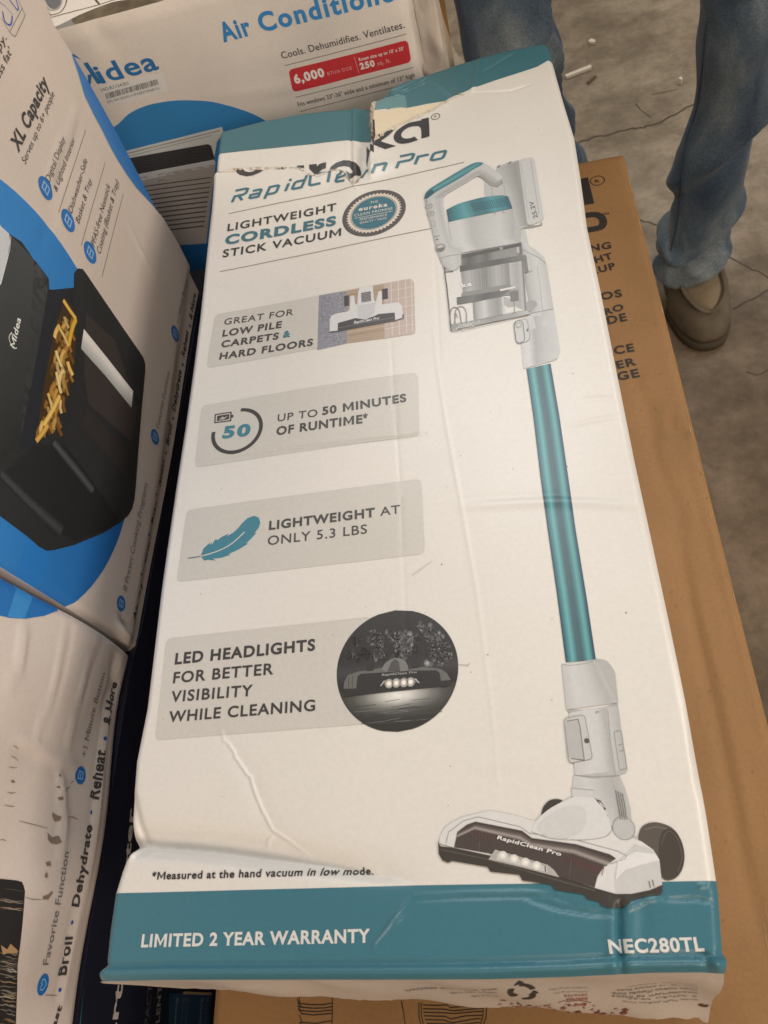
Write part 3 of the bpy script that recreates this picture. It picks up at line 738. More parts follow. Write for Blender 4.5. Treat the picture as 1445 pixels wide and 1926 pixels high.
# housing between handle and battery
F.poly(Q((590,285),(650,310),(700,330),(765,290),(812,420),(740,398),(600,418)),g(198),3); F.stroke(Q((655,330),(662,405)),.9,g(165),4); F.stroke(Q((757,310),(772,396)),.9,g(165),4)
F.poly(Q((830,520),(910,680),(900,790),(838,752)),g(186),3)
# motor body
rib([(285,625),(318,790),(365,890)],[(832,512),(836,750),(905,795)],[(0,g(206)),(.18,g(214)),(.35,g(186)),(.55,g(196)),(.8,g(206)),(1,g(182))],5)
F.poly(Q((365,890),(905,795),(900,800),(420,884)),g(160),5)
# teal ring
up=[(272,522),(335,488),(400,462),(480,440),(560,420),(650,406),(740,399),(792,406)]; lo=[(288,628),(370,608),(450,590),(530,572),(610,554),(690,538),(770,522),(832,508)]
TE=lambda *c:S(*c)
stp=[TE(46,92,100),TE(66,128,134),TE(88,152,156),TE(64,116,122),TE(60,112,122),TE(84,148,152),TE(72,128,136),TE(44,84,98)]
for i in range(7): 
    A=F.pts(Q(up[i],lo[i])); Bp=F.pts(Q(up[i+1],lo[i+1]))
    F.tri(A[0],A[1],Bp[1],stp[i],stp[i],stp[i+1],6); F.tri(A[0],Bp[1],Bp[0],stp[i],stp[i+1],stp[i+1],6)
for i in range(16):
    for j in range(5):
        x=478+i*19+j*7; y=500-(x-478)*.17+j*15-28
        F.poly(Q((x,y),(x+9,y-3),(x+7,y+7),(x-2,y+9)),S(38,78,86),7)
for x in (682,755): F.poly(Q((x-9,545-(x-682)*.1),(x+9,542-(x-682)*.1),(x+8,556-(x-682)*.1),(x-8,558-(x-682)*.1)),g(176),7)
# handle
ho=[(85,430),(95,500),(120,600),(150,710),(180,830),(210,930),(240,1000),(285,1035),(325,1040)]
hi=[(240,420),(245,500),(262,600),(290,700),(310,780),(345,830),(420,835),(392,900),(388,990)]
rib(ho,hi,[(0,g(170)),(.12,g(196)),(.5,g(206)),(.8,g(192)),(1,g(210))],6)
F.poly(Q((325,1040),(388,990),(372,1025),(352,1038)),g(180),6)
rib([(85,430),(180,345),(300,275),(420,200),(500,155),(585,125),(640,150),(745,240)],[(240,420),(272,385),(360,335),(440,290),(500,250),(535,235),(575,252),(700,325)],[(0,g(208)),(.4,g(204)),(.75,g(176)),(1,g(196))],6)
F.poly(Q((535,235),(575,225),(620,262),(690,300),(740,262),(752,285),(705,327),(645,317),(575,255)),g(160),7)
F.poly(Q(*cr([(82,430),(92,390),(130,345),(250,270),(380,192),(470,142),(520,122),(565,120),(588,126)],4),*cr([(560,150),(500,180),(420,235),(300,305),(190,368),(110,425)],4)),S(72,128,132),8)
F.poly(Q(*cr([(150,350),(300,262),(440,180),(520,140),(560,132)],4),*cr([(500,170),(400,228),(280,300),(170,362)],4)),S(92,152,154),9)
F.poly(Q((84,430),(100,380),(150,350),(168,380),(110,428)),S(44,90,98),9)
for x,y,r in ((123,495,.0027),(138,556,.0027)):
    u=F.px(*Q((x,y))[0]); F.disc(u,r,g(150),8,hole=r*.8); F.disc(u,r*.28,g(140),8,n=10)
F.stroke(Q((95,440),(108,450),(103,468)),.9,g(150),8); F.stroke(Q(*rrect([(138,620),(165,612),(180,660),(152,668)],7)),.9,g(176),8,closed=True)
F.stroke(Q((170,752),(215,742)),1.6,g(150),8); u=F.px(*Q((194,775))[0]); F.disc(u,.0007,g(80),8,n=10)
u=F.px(*Q((221,845))[0]); F.blob(u,.0036,.0040,g(232),g(140),8,18,3); F.poly(Q((190,855),(222,845),(252,842),(250,865),(222,880),(196,872)),g(128),10)
F.stroke(Q((215,935),(300,912),(390,898)),1,g(168),8)
# clear bin
F.poly(Q((262,1050),(390,1000),(400,900),(905,800),(950,1392),(310,1552)),S(216,212,202),4)
rib([(395,900),(400,960),(392,1052)],[(905,800),(912,880),(918,935)],[(0,g(120)),(.12,g(90)),(.3,g(124)),(.42,g(100)),(.55,g(140)),(.9,g(150)),(1,g(110))],6)
F.poly(Q((405,905),(900,805),(902,830),(410,932)),S(78,76,72),7); F.poly(Q((720,840),(750,832),(755,860),(725,868)),g(150),8); F.poly(Q((865,840),(888,836),(892,888),(870,892)),g(190),8)
rib([(392,1040),(402,1120),(412,1230)],[(800,968),(806,1060),(812,1160)],[(0,g(150)),(.15,g(186)),(.35,g(152)),(.5,g(132)),(.75,g(186)),(1,g(138))],7)
for i in range(24): F.stroke(Q((400+i*16,1040-i*2.9),(412+i*16,1222-i*2.7)),.5,g(150 if i%2 else 176),8)
rib([(385,1000),(388,1050)],[(915,905),(918,950)],[(0,S(74,72,68)),(.3,S(96,94,90)),(.6,S(84,82,78)),(1,S(120,118,112))],8)
rib([(800,980),(815,1180),(850,1340)],[(925,940),(938,1150),(950,1380)],[(0,g(190)),(.5,g(172)),(.8,g(188)),(1,g(160))],5)
F.poly(Q((402,1228),(812,1150),(820,1172),(856,1170),(852,1205),(880,1205),(886,1290),(820,1302),(815,1250),(400,1258)),g(140),8)
rib([(360,1268),(362,1330)],[(812,1195),(740,1262)],[(0,S(86,84,80)),(.3,S(110,108,103)),(.6,S(82,80,76)),(1,S(104,102,98))],9)
F.poly(Q((725,1200),(856,1172),(856,1190),(728,1216)),S(218,214,206),10); a,b=Q((812,1212),(852,1204)); F.text('MAX',a,b,2.4,S(222,220,214),'m',layer=10)
rib([(495,1312),(505,1470)],[(738,1258),(752,1420)],[(0,g(130)),(.15,g(176)),(.4,g(206)),(.55,g(176)),(.85,g(150)),(1,g(176))],8)
F.poly(Q((752,1255),(860,1290),(862,1335),(800,1350),(765,1330)),g(182),6); F.poly(Q((815,1220),(880,1215),(884,1288),(818,1300)),g(120),9)
a,b=Q((402,1186),(488,1168)); F.text('ka',a,b,8,S(224,222,216),'b',layer=11)
F.stroke(Q((256,1050),(275,1180),(298,1400),(312,1552)),2,S(78,76,74),9); F.stroke(Q((250,1010),(262,1052),(330,1046)),2,S(84,82,80),9)
F.stroke(Q((905,800),(920,1000),(945,1390)),1.6,g(128),9); F.stroke(Q((925,950),(952,1390)),1,g(176),9)
rib([(310,1495),(312,1545)],[(960,1380),(985,1408)],[(0,g(150)),(.2,g(186)),(.5,g(150)),(.8,g(166)),(1,g(196))],9)
F.stroke(Q((308,1556),(420,1545),(560,1508),(700,1478),(850,1440),(985,1408)),1.2,S(112,108,102),10); F.stroke(Q((312,1516),(520,1462),(750,1415),(930,1378)),.9,S(120,116,110),10)
F.stroke(Q(*cr([(302,1490),(305,1390),(335,1352),(375,1370),(390,1430),(398,1490)],4)),1.5,g(120),10); F.stroke(Q(*cr([(345,1500),(345,1400),(370,1352),(415,1350),(440,1400),(440,1490)],4)),1.5,g(136),10); F.stroke(Q((340,1490),(352,1400),(368,1440)),1.3,g(130),10)
for k in range(40):
    x=rr.uniform(310,560); y=1555-(x-310)*.2-rr.uniform(0,46); gg=rr.choice([96,130,216,226]); F.poly(Q((x,y),(x+rr.uniform(6,16),y-4),(x+8,y+5)),S(gg,gg,gg-4),11)
F.stroke(Q((752,1255),(760,1330),(770,1405)),1.2,g(216),10); F.stroke(Q((845,1300),(850,1390),(830,1410)),1,g(130),10)
F.poly(Q(*rrect([(918,912),(945,905),(970,1050),(936,1062)],10)),g(128),10); F.poly(Q(*rrect([(950,905),(985,925),(1002,1040),(968,1052)],12)),g(200),9)
# latch
F.poly(Q(*rrect([(845,1475),(955,1440),(985,1630),(865,1665)],45)),g(208),5); F.stroke(Q(*rrect([(842,1470),(918,1455),(938,1640),(865,1658)],38)),1.4,g(128),6,closed=True); F.blob(F.px(*Q((885,1500))[0]),.0022,.0026,g(216),g(170),7,14,2)
F.poly(Q((952,1535),(964,1530),(966,1552),(955,1556)),g(90),7); F.stroke(Q(*rrect([(842,1470),(955,1440),(985,1630),(865,1665)],45)),1,g(160),6,closed=True)
# tube
tl=[(990.4,694),(1004,790),(1017,900),(1030.8,1000),(1048,1120),(1064.5,1246)]; tr=[(1035.8,684),(1052,780),(1068,890),(1083.5,1000),(1103,1120),(1121,1241)]
F.ribbon(tl,tr,[(0,S(28,56,68)),(.06,S(42,92,102)),(.16,S(72,138,142)),(.25,S(104,168,166)),(.33,S(82,142,144)),(.42,S(62,100,106)),(.50,S(70,96,100)),(.57,S(60,92,98)),(.66,S(66,122,126)),(.77,S(98,160,158)),(.84,S(84,148,148)),(.91,S(46,98,110)),(.97,S(28,66,84)),(1,S(20,46,64))],2)
# foot joint
Bq=X(780,1220,2.173)
rib([(602,66),(610,150),(622,250)],[(742,44),(790,150),(832,222)],[(0,g(200)),(.25,g(214)),(.6,g(206)),(.85,g(186)),(1,g(196))],4,Bq)
F.poly(Bq(*cr([(740,45),(768,46),(790,55),(812,85),(820,105)],4),(832,222),(760,150)),g(186),4); F.poly(Bq((618,240),(622,250),(740,256),(832,222),(830,235),(740,268),(632,264)),g(176),4)
F.stroke(Bq((602,66),(640,70),(700,62),(742,46)),1,g(170),5)
rib([(630,262),(648,400),(655,520)],[(832,235),(848,360),(870,495)],[(0,g(206)),(.3,g(216)),(.55,g(212)),(.72,g(184)),(.8,g(204)),(1,g(186))],4,Bq)
F.poly(Bq((655,520),(870,495),(862,508),(830,520),(740,532)),g(190),4); F.stroke(Bq((655,518),(730,526),(835,520)),1,g(160),6); F.stroke(Bq((790,250),(800,380),(822,520)),.9,g(176),6)
F.stroke(Bq(*rrect([(815,340),(845,335),(868,490),(838,498)],7)),1,g(160),6,closed=True); F.stroke(Bq((832,395),(850,392)),.9,g(160),6); F.stroke(Bq((838,420),(856,416)),.9,g(160),6)
F.poly(Bq(*rrect([(612,288),(695,270),(728,452),(632,470)],18)),g(205),6); F.stroke(Bq(*rrect([(612,288),(695,270),(728,452),(632,470)],18)),1.2,g(156),7,closed=True)
F.poly(Bq(*rrect([(618,298),(672,290),(694,455),(634,450)],8)),g(190),7); F.stroke(Bq((622,298),(668,290),(676,320),(694,458),(640,450)),1.3,g(110),8); u=F.px(*Bq((704,378))[0]); F.disc(u,.0012,g(90),8,n=10)
# lower neck
rib([(650,520),(645,570),(700,650),(790,720)],[(838,520),(862,575),(882,650),(892,765)],[(0,g(206)),(.3,g(214)),(.6,g(196)),(.8,g(184)),(1,g(196))],3,Bq)
F.poly(Bq((642,572),(735,580),(725,618),(645,606)),g(212),5); F.stroke(Bq((642,572),(735,580)),1,g(176),6)
for i in range(4): F.stroke(Bq((822+i*9,580+i*4),(832+i*9,640),(842+i*8,700)),1.5,g(120),6)
u=F.px(*Bq((855,735))[0]); F.disc(u,.0048,g(198),5); F.disc(u,.0048,g(160),6,hole=.0045)
# wheels
F.poly(Bq(*cr([(515,692),(525,650),(550,622),(580,615),(606,620)],4),*cr([(570,650),(545,680),(530,704)],4)),S(62,58,54),3)
F.poly(Bq((735,612),(760,622),(782,655),(790,690),(770,650),(745,625)),S(72,68,64),6)
F.poly(Bq((820,760),(915,770),(925,800),(850,800)),g(190),3)
F.poly(Bq(*cr([(914,785),(925,735),(955,714),(1000,712),(1055,735),(1090,785),(1103,850),(1092,905),(1062,940),(1020,945),(985,900),(940,840)],5,True)),S(90,82,74),3)
F.poly(Bq(*cr([(1000,800),(1012,752),(1040,735),(1075,760),(1098,820),(1100,870),(1080,920),(1050,940),(1018,935),(1000,880)],5,True)),S(70,64,58),4)
F.stroke(Bq(*cr([(1010,800),(1022,760),(1045,748),(1072,775),(1090,830),(1090,870),(1074,912)],5)),1,S(110,102,92),5); F.stroke(Bq((940,740),(985,728),(1030,738)),2.2,S(120,112,102),5)
# head
hb=[(100,795),(108,760),(122,735),(150,712),(195,690),(280,668),(312,662),(415,682),(470,700),(700,745),(800,742),(865,762),(930,790),(975,822),(1000,862),(1012,970),(960,988),(880,1003),(820,1003),(735,978),(560,920),(330,850),(165,815)]
F.poly(Bq(*hb),S(216,212,204),4)
F.poly(Bq((830,870),(900,800),(970,820),(1000,862),(1012,970),(960,988),(885,1003),(822,1003),(815,930)),S(200,197,190),5)
F.poly(Bq((830,870),(905,830),(985,840),(1000,866),(940,880),(860,905),(822,945)),S(222,219,212),6)
F.poly(Bq(*cr([(478,748),(490,715),(515,685),(560,650),(610,624),(655,606),(700,606),(745,618),(782,660),(806,742)],4),*cr([(780,768),(690,782),(560,776)],4)),S(214,211,204),6)
F.poly(Bq(*cr([(500,735),(540,690),(610,650),(690,650),(700,720),(640,770),(560,772)],4,True)),S(205,202,196),7)
F.stroke(Bq(*cr([(478,748),(560,776),(690,782),(780,768),(806,742)],4)),1,S(170,166,160),7)
F.stroke(Bq((128,800),(140,750),(200,705),(260,688),(430,728),(470,755),(660,782),(830,828),(866,846),(862,860),(800,880)),1,S(150,146,140),6)
F.poly(Bq((163,812),(176,750),(215,720),(250,708),(440,745),(480,775),(660,800),(800,842),(823,858),(775,890),(748,930),(736,976),(590,932),(330,842)),S(74,66,62),7)
F.ribbon(Bq((180,748),(250,712),(440,750),(480,778),(660,804),(815,858)),Bq((172,775),(246,742),(430,785),(475,812),(650,842),(782,890)),[(0,S(66,58,54)),(.4,S(100,90,84)),(.7,S(160,150,142)),(1,S(84,72,68))],8)
for i in range(12): F.stroke(Bq((630+i*13,850+i*4),(622+i*13,872+i*5)),1.3,S(120,60,66),9)
for i in range(7): F.stroke(Bq((240+i*13,745+i*3),(238+i*13,768+i*3)),1.2,S(116,66,68),9)
F.stroke(Bq((268,790),(262,830)),1,S(110,104,98),9); F.stroke(Bq((640,870),(632,930)),1,S(110,104,98),9)
F.poly(Bq((330,822),(545,884),(570,905),(592,935),(440,895),(303,862)),S(176,170,160),9)
F.poly(Bq((340,838),(540,892),(545,915),(335,862)),S(200,196,188),10)
for x,y in ((362,846),(408,860),(454,874),(500,888)): F.blob(F.px(*Bq((x,y))[0]),.0021,.0019,S(250,248,240),S(200,196,188),11,12,3)
F.stroke(Bq((534,890),(536,912)),1.8,S(70,60,80),12)
a,b=Bq((338,778),(598,848)); F.text('RapidClean Pro',a,b,8.5,S(224,220,212),'b',layer=12,slant=.2)
F.poly(Bq((97,785),(106,808),(165,816),(330,852),(590,934),(738,980),(825,1004),(885,1004),(960,988),(1013,966),(1013,990),(1002,1006),(940,1014),(915,1022),(885,1030),(868,1050),(850,1058),(800,1060),(760,1050),(755,1035),(700,1022),(695,1005),(570,985),(560,965),(440,948),(430,925),(310,912),(300,893),(155,868),(138,876),(115,866),(100,840)),S(62,58,54),8)
F.stroke(Bq((110,822),(300,862),(560,940),(740,990)),1,S(110,104,98),9)
F.stroke(Bq((958,950),(964,978)),1.6,S(90,86,82),9); F.stroke(Bq((972,945),(978,973)),1.6,S(90,86,82),9)
F.bake('vacuum_picture',front,M_PRINT,'vac')
# ---- bulging bottom end flap
lowpx=[(180,1848),(240,1853),(330,1862),(400,1868),(640,1878),(780,1884),(918,1895),(1130,1906),(1240,1902),(1300,1908),(1356,1917)]
xs0,xs1=eB[0,0],eB[-1,0]
zB=HF-.012; yB=float(np.mean(eB[:,1]))
zL=HF-.115
lp=[at(*p,2,zL) for p in lowpx]
ylo=min(p[1] for p in lp)-.002
O=np.array([xs0,ylo,zL]); Vv=np.array([0,yB-ylo,HF-zL]); hV=np.linalg.norm(Vv); Vv/=hV
s0=Panel(O,(1,0,0),Vv,xs1-xs0,hV,.05)
lo=sorted([s0.px0(*p) for p in lowpx]); lo[0]=(0,lo[0][1]); lo[-1]=(xs1-xs0,lo[-1][1])
rl=np.random.default_rng(11)
lofun0=pw([(u/(xs1-xs0),v) for u,v in lo]); jag=rl.normal(0,.0016,120)
vBl=lambda q_: lofun0(q_)+np.interp(q_,np.linspace(0,1,120),jag)*sstep((q_-.05)/.1)
def hend(U,V,s):
    H=0*U
    for k in range(9): H+=.0006*np.sin(rl.uniform(20,160)*U+rl.uniform(20,90)*V+rl.uniform(0,6))
    ed=1-np.clip((s.h-V)/.01,0,1); return H*(1-ed)
# its upper rim follows the panel's lower rim
K=Panel(O,(1,0,0),Vv,xs1-xs0,hV,.0025,hend,None,None,vBl,None,True)
tgt=np.array([[np.interp(x_,eB[:,0],eB[:,i]) for i in range(3)] for x_ in K.P[-1][:,0]]); tgt[:,2]-=.0004
dl_=tgt-K.P[-1]; nr=K.nt+1
for r_ in range(nr): K.P[r_]+=dl_*float(np.clip((r_/(nr-1)-.4)/.6,0,1))
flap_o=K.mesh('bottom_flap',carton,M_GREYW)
K.group('k'); ti=S(120,112,108); rd=S(150,72,66)
def up(s,p0,p1,cap,col,wt='r'): K.text(s,p0,p1,cap,col,wt,layer=3)
up('SIDE WITH THE ARROWS',(932,1857),(760,1861),5,ti,'m'); up('OPEN ON THE',(932,1864),(845,1866),5,ti,'m'); up('PLEASE',(934,1871),(885,1873),5,ti,'m')
up('Intertek',(1106,1876),(1064,1877),5.5,rd,'m'); up('5016725',(1106,1869.5),(1062,1870.5),4.5,rd); up('Conforms to UL Std. 1017',(1106,1864.5),(1042,1866),3,ti); up('Certified to CSA Std. C22.2',(1106,1858),(1034,1860),3,ti)
up('ETL',(1104,1886),(1062,1888),6,rd,'b'); K.stroke([(1050,1885),(1062,1882),(1090,1881),(1112,1885)],1.6,rd,2)
for i,(s_,xl) in enumerate([('Markham, Ontario,',1180),('Unit 106, 15 Allstate Pkwy.',1158),('Midea America (Canada) Corp.',1150),('PARSIPPANY, NJ 07054',1152),('5 Sylvan Way',1180),('Eureka Midea America Corp.',1170)]):
    up(s_,(1313,1858+i*4.3),(xl,1858.5+i*4.6),3.2,ti,'m')
cc=K.px(982,1866)
for k in range(3):
    a0=2.1*k+.3; P=[(cc[0]+.0052*math.cos(a0+i*.22),cc[1]+.0105*math.sin(a0+i*.22)) for i in range(7)]
    K.uvstroke(P,.0026,S(52,48,46),3); e=P[-1]; K.uvpoly([(e[0]-.0025,e[1]),(e[0]+.0025,e[1]+.002),(e[0]+.0005,e[1]+.006)],S(52,48,46),3)
for k in range(46):
    x=rr.uniform(940,1180); y=np.interp(x,[p[0] for p in lowpx],[p[1] for p in lowpx])-abs(rr.gauss(0,6)); r=rr.uniform(2,9)
    K.poly([(x-r,y),(x+r*.4,y-rr.uniform(1,3)),(x+r,y+1),(x,y+rr.uniform(1,2.5))],rr.choice([S(172,132,124),S(150,92,82),S(176,150,140),S(120,66,58)]),4)
K.poly([(1312,1890),(1322,1887),(1336,1889),(1330,1892),(1318,1892)],S(90,62,34),5); K.poly([(1352,1895),(1366,1898),(1362,1910),(1356,1906)],S(130,84,40),5)
K.bake('flap_print',flap_o,M_PRINTD,'k')
wall('bottom_panel',np.array([[.002,-.01,HF-TH+.001],[.274,-.01,HF-TH+.001]]),np.array([[.002,.635,HF-TH+.001],[.274,.635,HF-TH+.001]]),M_WHITE,carton)
# ================================================================== brown carton underneath
ZB=HF-TH-.002
brown=thing('brown_carton','brown kraft carton with black lettering supporting the white vacuum carton','carton',(.17,.2,0))
def hbrown(U,V,s):
    H=0*U; r=np.random.default_rng(5)
    for k in range(5): H+=.0004*np.sin(r.uniform(5,30)*U+r.uniform(3,14)*V+r.uniform(0,6))
    def rg(P,wd,ht,tp=.4):
        d,t=dseg(U,V,[b0.px0(*p) for p in P]); return ht*np.exp(-(d/wd)**2)*np.sin(np.pi*np.clip(t,.02,.98))**tp
    H-=rg([(1196,700),(1218,790),(1240,870),(1272,960),(1285,1040),(1310,1180),(1345,1330),(1372,1470),(1400,1640),(1425,1730),(1443,1800)],.0045,.0022)
    H+=rg([(1210,720),(1262,930),(1300,1080),(1345,1260),(1385,1440),(1425,1640)],.004,.0012)
    H-=rg([(1262,770),(1264,800),(1270,812),(1290,816),(1300,808)],.0018,.0022)
    H+=rg([(1297,790),(1302,815),(1312,850)],.002,.0018)
    H-=rg([(1290,880),(1320,980),(1375,1180),(1430,1420)],.003,.0010)
    H-=rg([(1219,745),(1232,800),(1238,830)],.005,.0020)
    dd=np.minimum(s.w-U,s.h-V); H-=.003*np.clip(1-dd/.005,0,1)**2
    H-=.003*np.clip(1-U/.004,0,1)**2
    return H
XB0,YB0=-.0050,-.26
b0=Panel((XB0,YB0,ZB),(1,0,0),(0,1,0),.35,.93,.1)
BP=Panel((XB0,YB0,ZB),(1,0,0),(0,1,0),.3505,.93,.003,hbrown)
btop=BP.mesh('top_panel',brown,M_BROWN)
for e,x,y,fl in ((BP.edge('R'),XB0+.3505,None,True),(BP.edge('L'),XB0,None,False)):
    b=e.copy(); b[:,0]=x; b[:,2]=.002; wall('side_panel',e,b,M_BROWN,brown,fl)
for k,y,fl in (('T',YB0+.93,True),('B',YB0,False)):
    e=BP.edge(k); b=e.copy(); b[:,1]=y; b[:,2]=.002; wall('end_panel',e,b,M_BROWN,brown,fl)
setref(228,217,201)
BK=(.022,.017,.014)
BP.group('b')
t=lambda s_,p,q_,cap,wt='b',tr=.04: BP.text(s_,p,q_,cap,BK,wt,layer=3,track=tr)
BP.poly([(1050,345),(1106,334),(1118,383),(1100,386),(1096,362),(1093,352),(1080,372)],BK,2)
c=BP.px(1124,340); BP.disc(c,.0068,BK,2,hole=.006); t('R',(1120,344),(1128.5,342.5),5,'m')
BP.uvstroke([BP.px(*p) for p in cr([(1080,410),(1115,404),(1130,408),(1135,418),(1131,427),(1118,431),(1085,436)],5)],.0068,BK,2)
t('TM',(1134,406),(1146,403.5),4,'m')
for w_,p,q_,cap in (('FLEXING',(1040,487),(1150.5,467),12),('LIGHT',(1080,506),(1153.5,486.5),13),('PICKUP',(1070,528),(1159,505.5),13),
    ('GLIDEOS',(1040,582),(1171,557.5),13),('PRO',(1125,598),(1174.8,582),14),('GLIDE',(1095,620),(1180,603),14.5),
    ('SURFACE',(1060,684),(1194,660.5),14.5),('FINGER',(1085,711),(1198,686),15),('CHARGE',(1070,737),(1204,708),16)):
    t(w_,p,q_,cap)
t('GLIDE',(1095,620),(1180,603),14.5) if False else None
# line drawings near the bottom edge
J=X(380,1830,1.9527)
for P in ([(358,85),(360,110),(366,128)],[(480,88),(480,130),(478,196)],[(350,95),(358,112),(400,117),(440,117),(478,112)],[(352,108),(362,126),(410,130),(450,129),(478,124)],[(352,120),(364,139),(420,143),(478,137)],[(354,132),(366,150),(410,155),(478,149)],[(358,155),(366,175),(358,196)],[(360,182),(420,186),(478,176)],[(733,104),(740,140),(748,196)],
          [(797,108),(798,160),(806,196)],[(806,110),(806,150),(815,196)],[(1046,126),(1044,165),(1032,196)],[(1034,126),(1032,160),(1022,196)],
          [(812,118),(850,120),(902,118),(912,128),(960,124),(1036,116)],[(812,132),(895,134),(925,140),(985,134),(1034,130)],[(814,145),(890,147),(930,150),(1000,143),(1032,142)],[(816,158),(895,160),(915,170),(970,158),(1030,156)],[(820,172),(890,174),(920,184),(1000,170),(1026,168)],[(826,186),(900,188),(940,192),(1020,182)]):
    BP.stroke(J(*P),1.6,BK,2)
# scuffed corner edges, fibre flecks and rubbed streaks
sf=random.Random(4)
for k in range(26):
    y_=sf.uniform(300,1900); x_=np.interp(y_,[285,486,666,892,1005,1337],[1172,1222,1269,1321,1352,1441])-sf.uniform(1,5); L_=sf.uniform(6,34)
    BP.stroke([(x_,y_),(x_+L_*.12,y_+L_*.5),(x_+L_*.25,y_+L_)],sf.uniform(.8,2.2),(.40,.26,.135),1,taper=True)
for k in range(150):
    y_=sf.uniform(320,1900); x_=sf.uniform(1090,1440); BP.stroke([(x_,y_),(x_+sf.uniform(-4,4),y_+sf.uniform(-4,4)),(x_+sf.uniform(-6,6),y_+sf.uniform(-6,6))],.7,sf.choice([(.22,.12,.05),(.38,.24,.12),(.26,.15,.06)]),1)
BP.bake('carton_print',btop,M_PRINTD,'b')
# ================================================================== window air conditioner carton behind
YA=.69; XA0,XA1=-.30,.171
zt=lambda p:at(*p,1,YA)[2]
ZA=(at(110,60,1,YA)[2]+at(310,0,1,YA)[2])/2
ac=thing('air_conditioner_carton','white carton printed with a window air conditioner standing behind the vacuum carton','carton',(0,YA+.2,0))
def hac(U,V,s):
    H=0*U; r=np.random.default_rng(8)
    for k in range(5): H+=.0010*np.sin(r.uniform(5,26)*U+r.uniform(5,20)*V+r.uniform(0,6))
    def rg(P,wd,ht,tp=.4):
        d,t=dseg(U,V,[a0.px0(*p) for p in P]); return ht*np.exp(-(d/wd)**2)*np.sin(np.pi*np.clip(t,.02,.98))**tp
    H-=rg([(180,42),(196,70),(215,95)],.006,.002); H+=rg([(400,185),(520,168),(640,150)],.004,.0012)
    H-=.006*np.clip(1-(s.w-U)/.010,0,1)**2; H-=.003*np.clip(1-(s.h-V)/.005,0,1)**2
    return H
a0=Panel((XA0,YA,.0),(1,0,0),(0,0,1),XA1-XA0,ZA,.1)
A=Panel((XA0,YA,.002),(1,0,0),(0,0,1),XA1-XA0+.004,ZA-.002,.006,hac)
# V x: normal must face the viewer (-y)
M_ACW=card_mat('white_dusty_card',(.85,.82,.79),rough=.5,noise=.12,nscale=12,fine=.03)
acf=A.mesh('front_panel',ac,M_ACW)
for k,dx,fl in (('R',XA1+.003,True),('L',XA0,False)):
    e=A.edge(k); b=e.copy(); b[:,0]=dx; b[:,1]=YA+.40; wall('side_panel',e,b,M_ACW,ac,fl)
e=A.edge('T'); b=e.copy(); b[:,2]=ZA-.10; b[:,1]=YA+.035; wall('gap_shade_card',e+np.array([0,.0,0]),b,card_mat('shaded_inner_card',(.045,.03,.018),rough=.9),ac,True)  # inner card coloured near black: shade inside the gap painted in
# torn upper flap lying over the top, with line drawings
setref(192,175,162)
fl=Panel((XA0,YA+.012,ZA-.004),(1,0,0),(0,1,0),XA1-XA0+.0,.38,.008,lambda U,V,s:.0012*np.sin(40*U+9*V)+.0006*np.sin(90*U),None,None,pw([(0,0),(.33,.0),(.37,.004),(.41,.013),(.44,.0155),(.48,.018),(.51,.016),(.55,.010),(.60,-.003),(1,-.004)]))
ft=fl.mesh('top_flap',ac,M_ACW)
fl.group('f'); DK=S(74,52,46)
H=X(70,0,5.558)
fl.poly(H((40,10),(60,50),(100,110),(135,160),(150,185),(140,150),(110,100)),DK,2)
cx_=fl.px(70+172/5.558,2); 
fl.stroke(H(*cr([(310,0),(300,50),(265,110),(215,145),(140,160)],5)),1.6,DK,2); fl.stroke(H(*cr([(262,0),(255,40),(225,90),(180,108),(130,100),(85,50),(70,0)],5)),2,S(150,138,130),3)
fl.poly(H(*cr([(75,-30),(95,30),(125,75),(165,95),(205,90),(238,60),(258,20),(262,-30)],5)),S(92,86,84),2)
fl.stroke(H((150,186),(400,115),(470,98),(640,55),(850,-10)),1.5,DK,2); fl.poly(H((600,0),(625,-5),(660,42),(640,48),(615,20)),DK,2)
fl.bake('flap_print',ft,M_PRINTD,'f')
setref(192,175,162)
BL=S(46,108,150); BLD=S(36,92,134)
A.group('a')
At=lambda s_,p,q_,cap,col,wt='r',tr=.02,ly=4: A.text(s_,p,q_,cap,col,wt,layer=ly,track=tr)
At('Air',(420.8,78),(476,63.5),35,BL,'b'); At('Conditioner',(492,59),(768,-12),35,BL,'b',.04)
tk=S(66,58,58)
At('Cools. Dehumidifies. Ventilates.',(531.5,110),(761.6,51.5),13,tk,'r')
A.stroke([(535.6,122.8),(764,63.3)],1.2,S(90,82,80),2); A.stroke([(555.7,182.7),(777,126)],1.2,S(90,82,80),2); A.stroke([(564.4,209.3),(728.7,166.5),(782,153)],1.2,S(90,82,80),2)
A.poly(rrect([(542.6,131),(766.8,74.5),(774,116),(551.5,173)],9),S(176,44,46),2)
w_=S(206,190,180)
At('6,000',(555.7,156.6),(611.8,142),15,w_,'x'); At('BTU/h DOE',(617,141),(663,129.5),6,S(196,130,124),'r'); A.stroke([(666.5,106),(675.5,137)],1,S(196,130,124),3)
At("Room size up to 10' x 25'",(675.8,114.3),(760,93),6,w_,'m'); At('250',(678.5,129.8),(706,123),11,w_,'x'); At('sq. ft.',(711,122.5),(735.6,116),8,S(200,140,134),'r')
At('Fits windows 23"-36" wide and a minimum of 13" high',(561.6,199.7),(780.6,143.8),8,S(92,84,82),'m')
At('idea',(191.5,156.5),(300.5,128.5),37,BLD,'m')
A1=X(0,0,2.89); A8=X(0,0,6.42)
A.poly(A8((1008,762),(1058,748),(1232,1000),(1180,1015)),BLD,3)
A.poly(A8((1060,900),(1110,895),(1100,1000),(1085,1055),(1070,1010)),BLD,4); A.poly(A8((880,690),(1070,985),(1088,1060),(1050,1000),(905,745)),BLD,3)
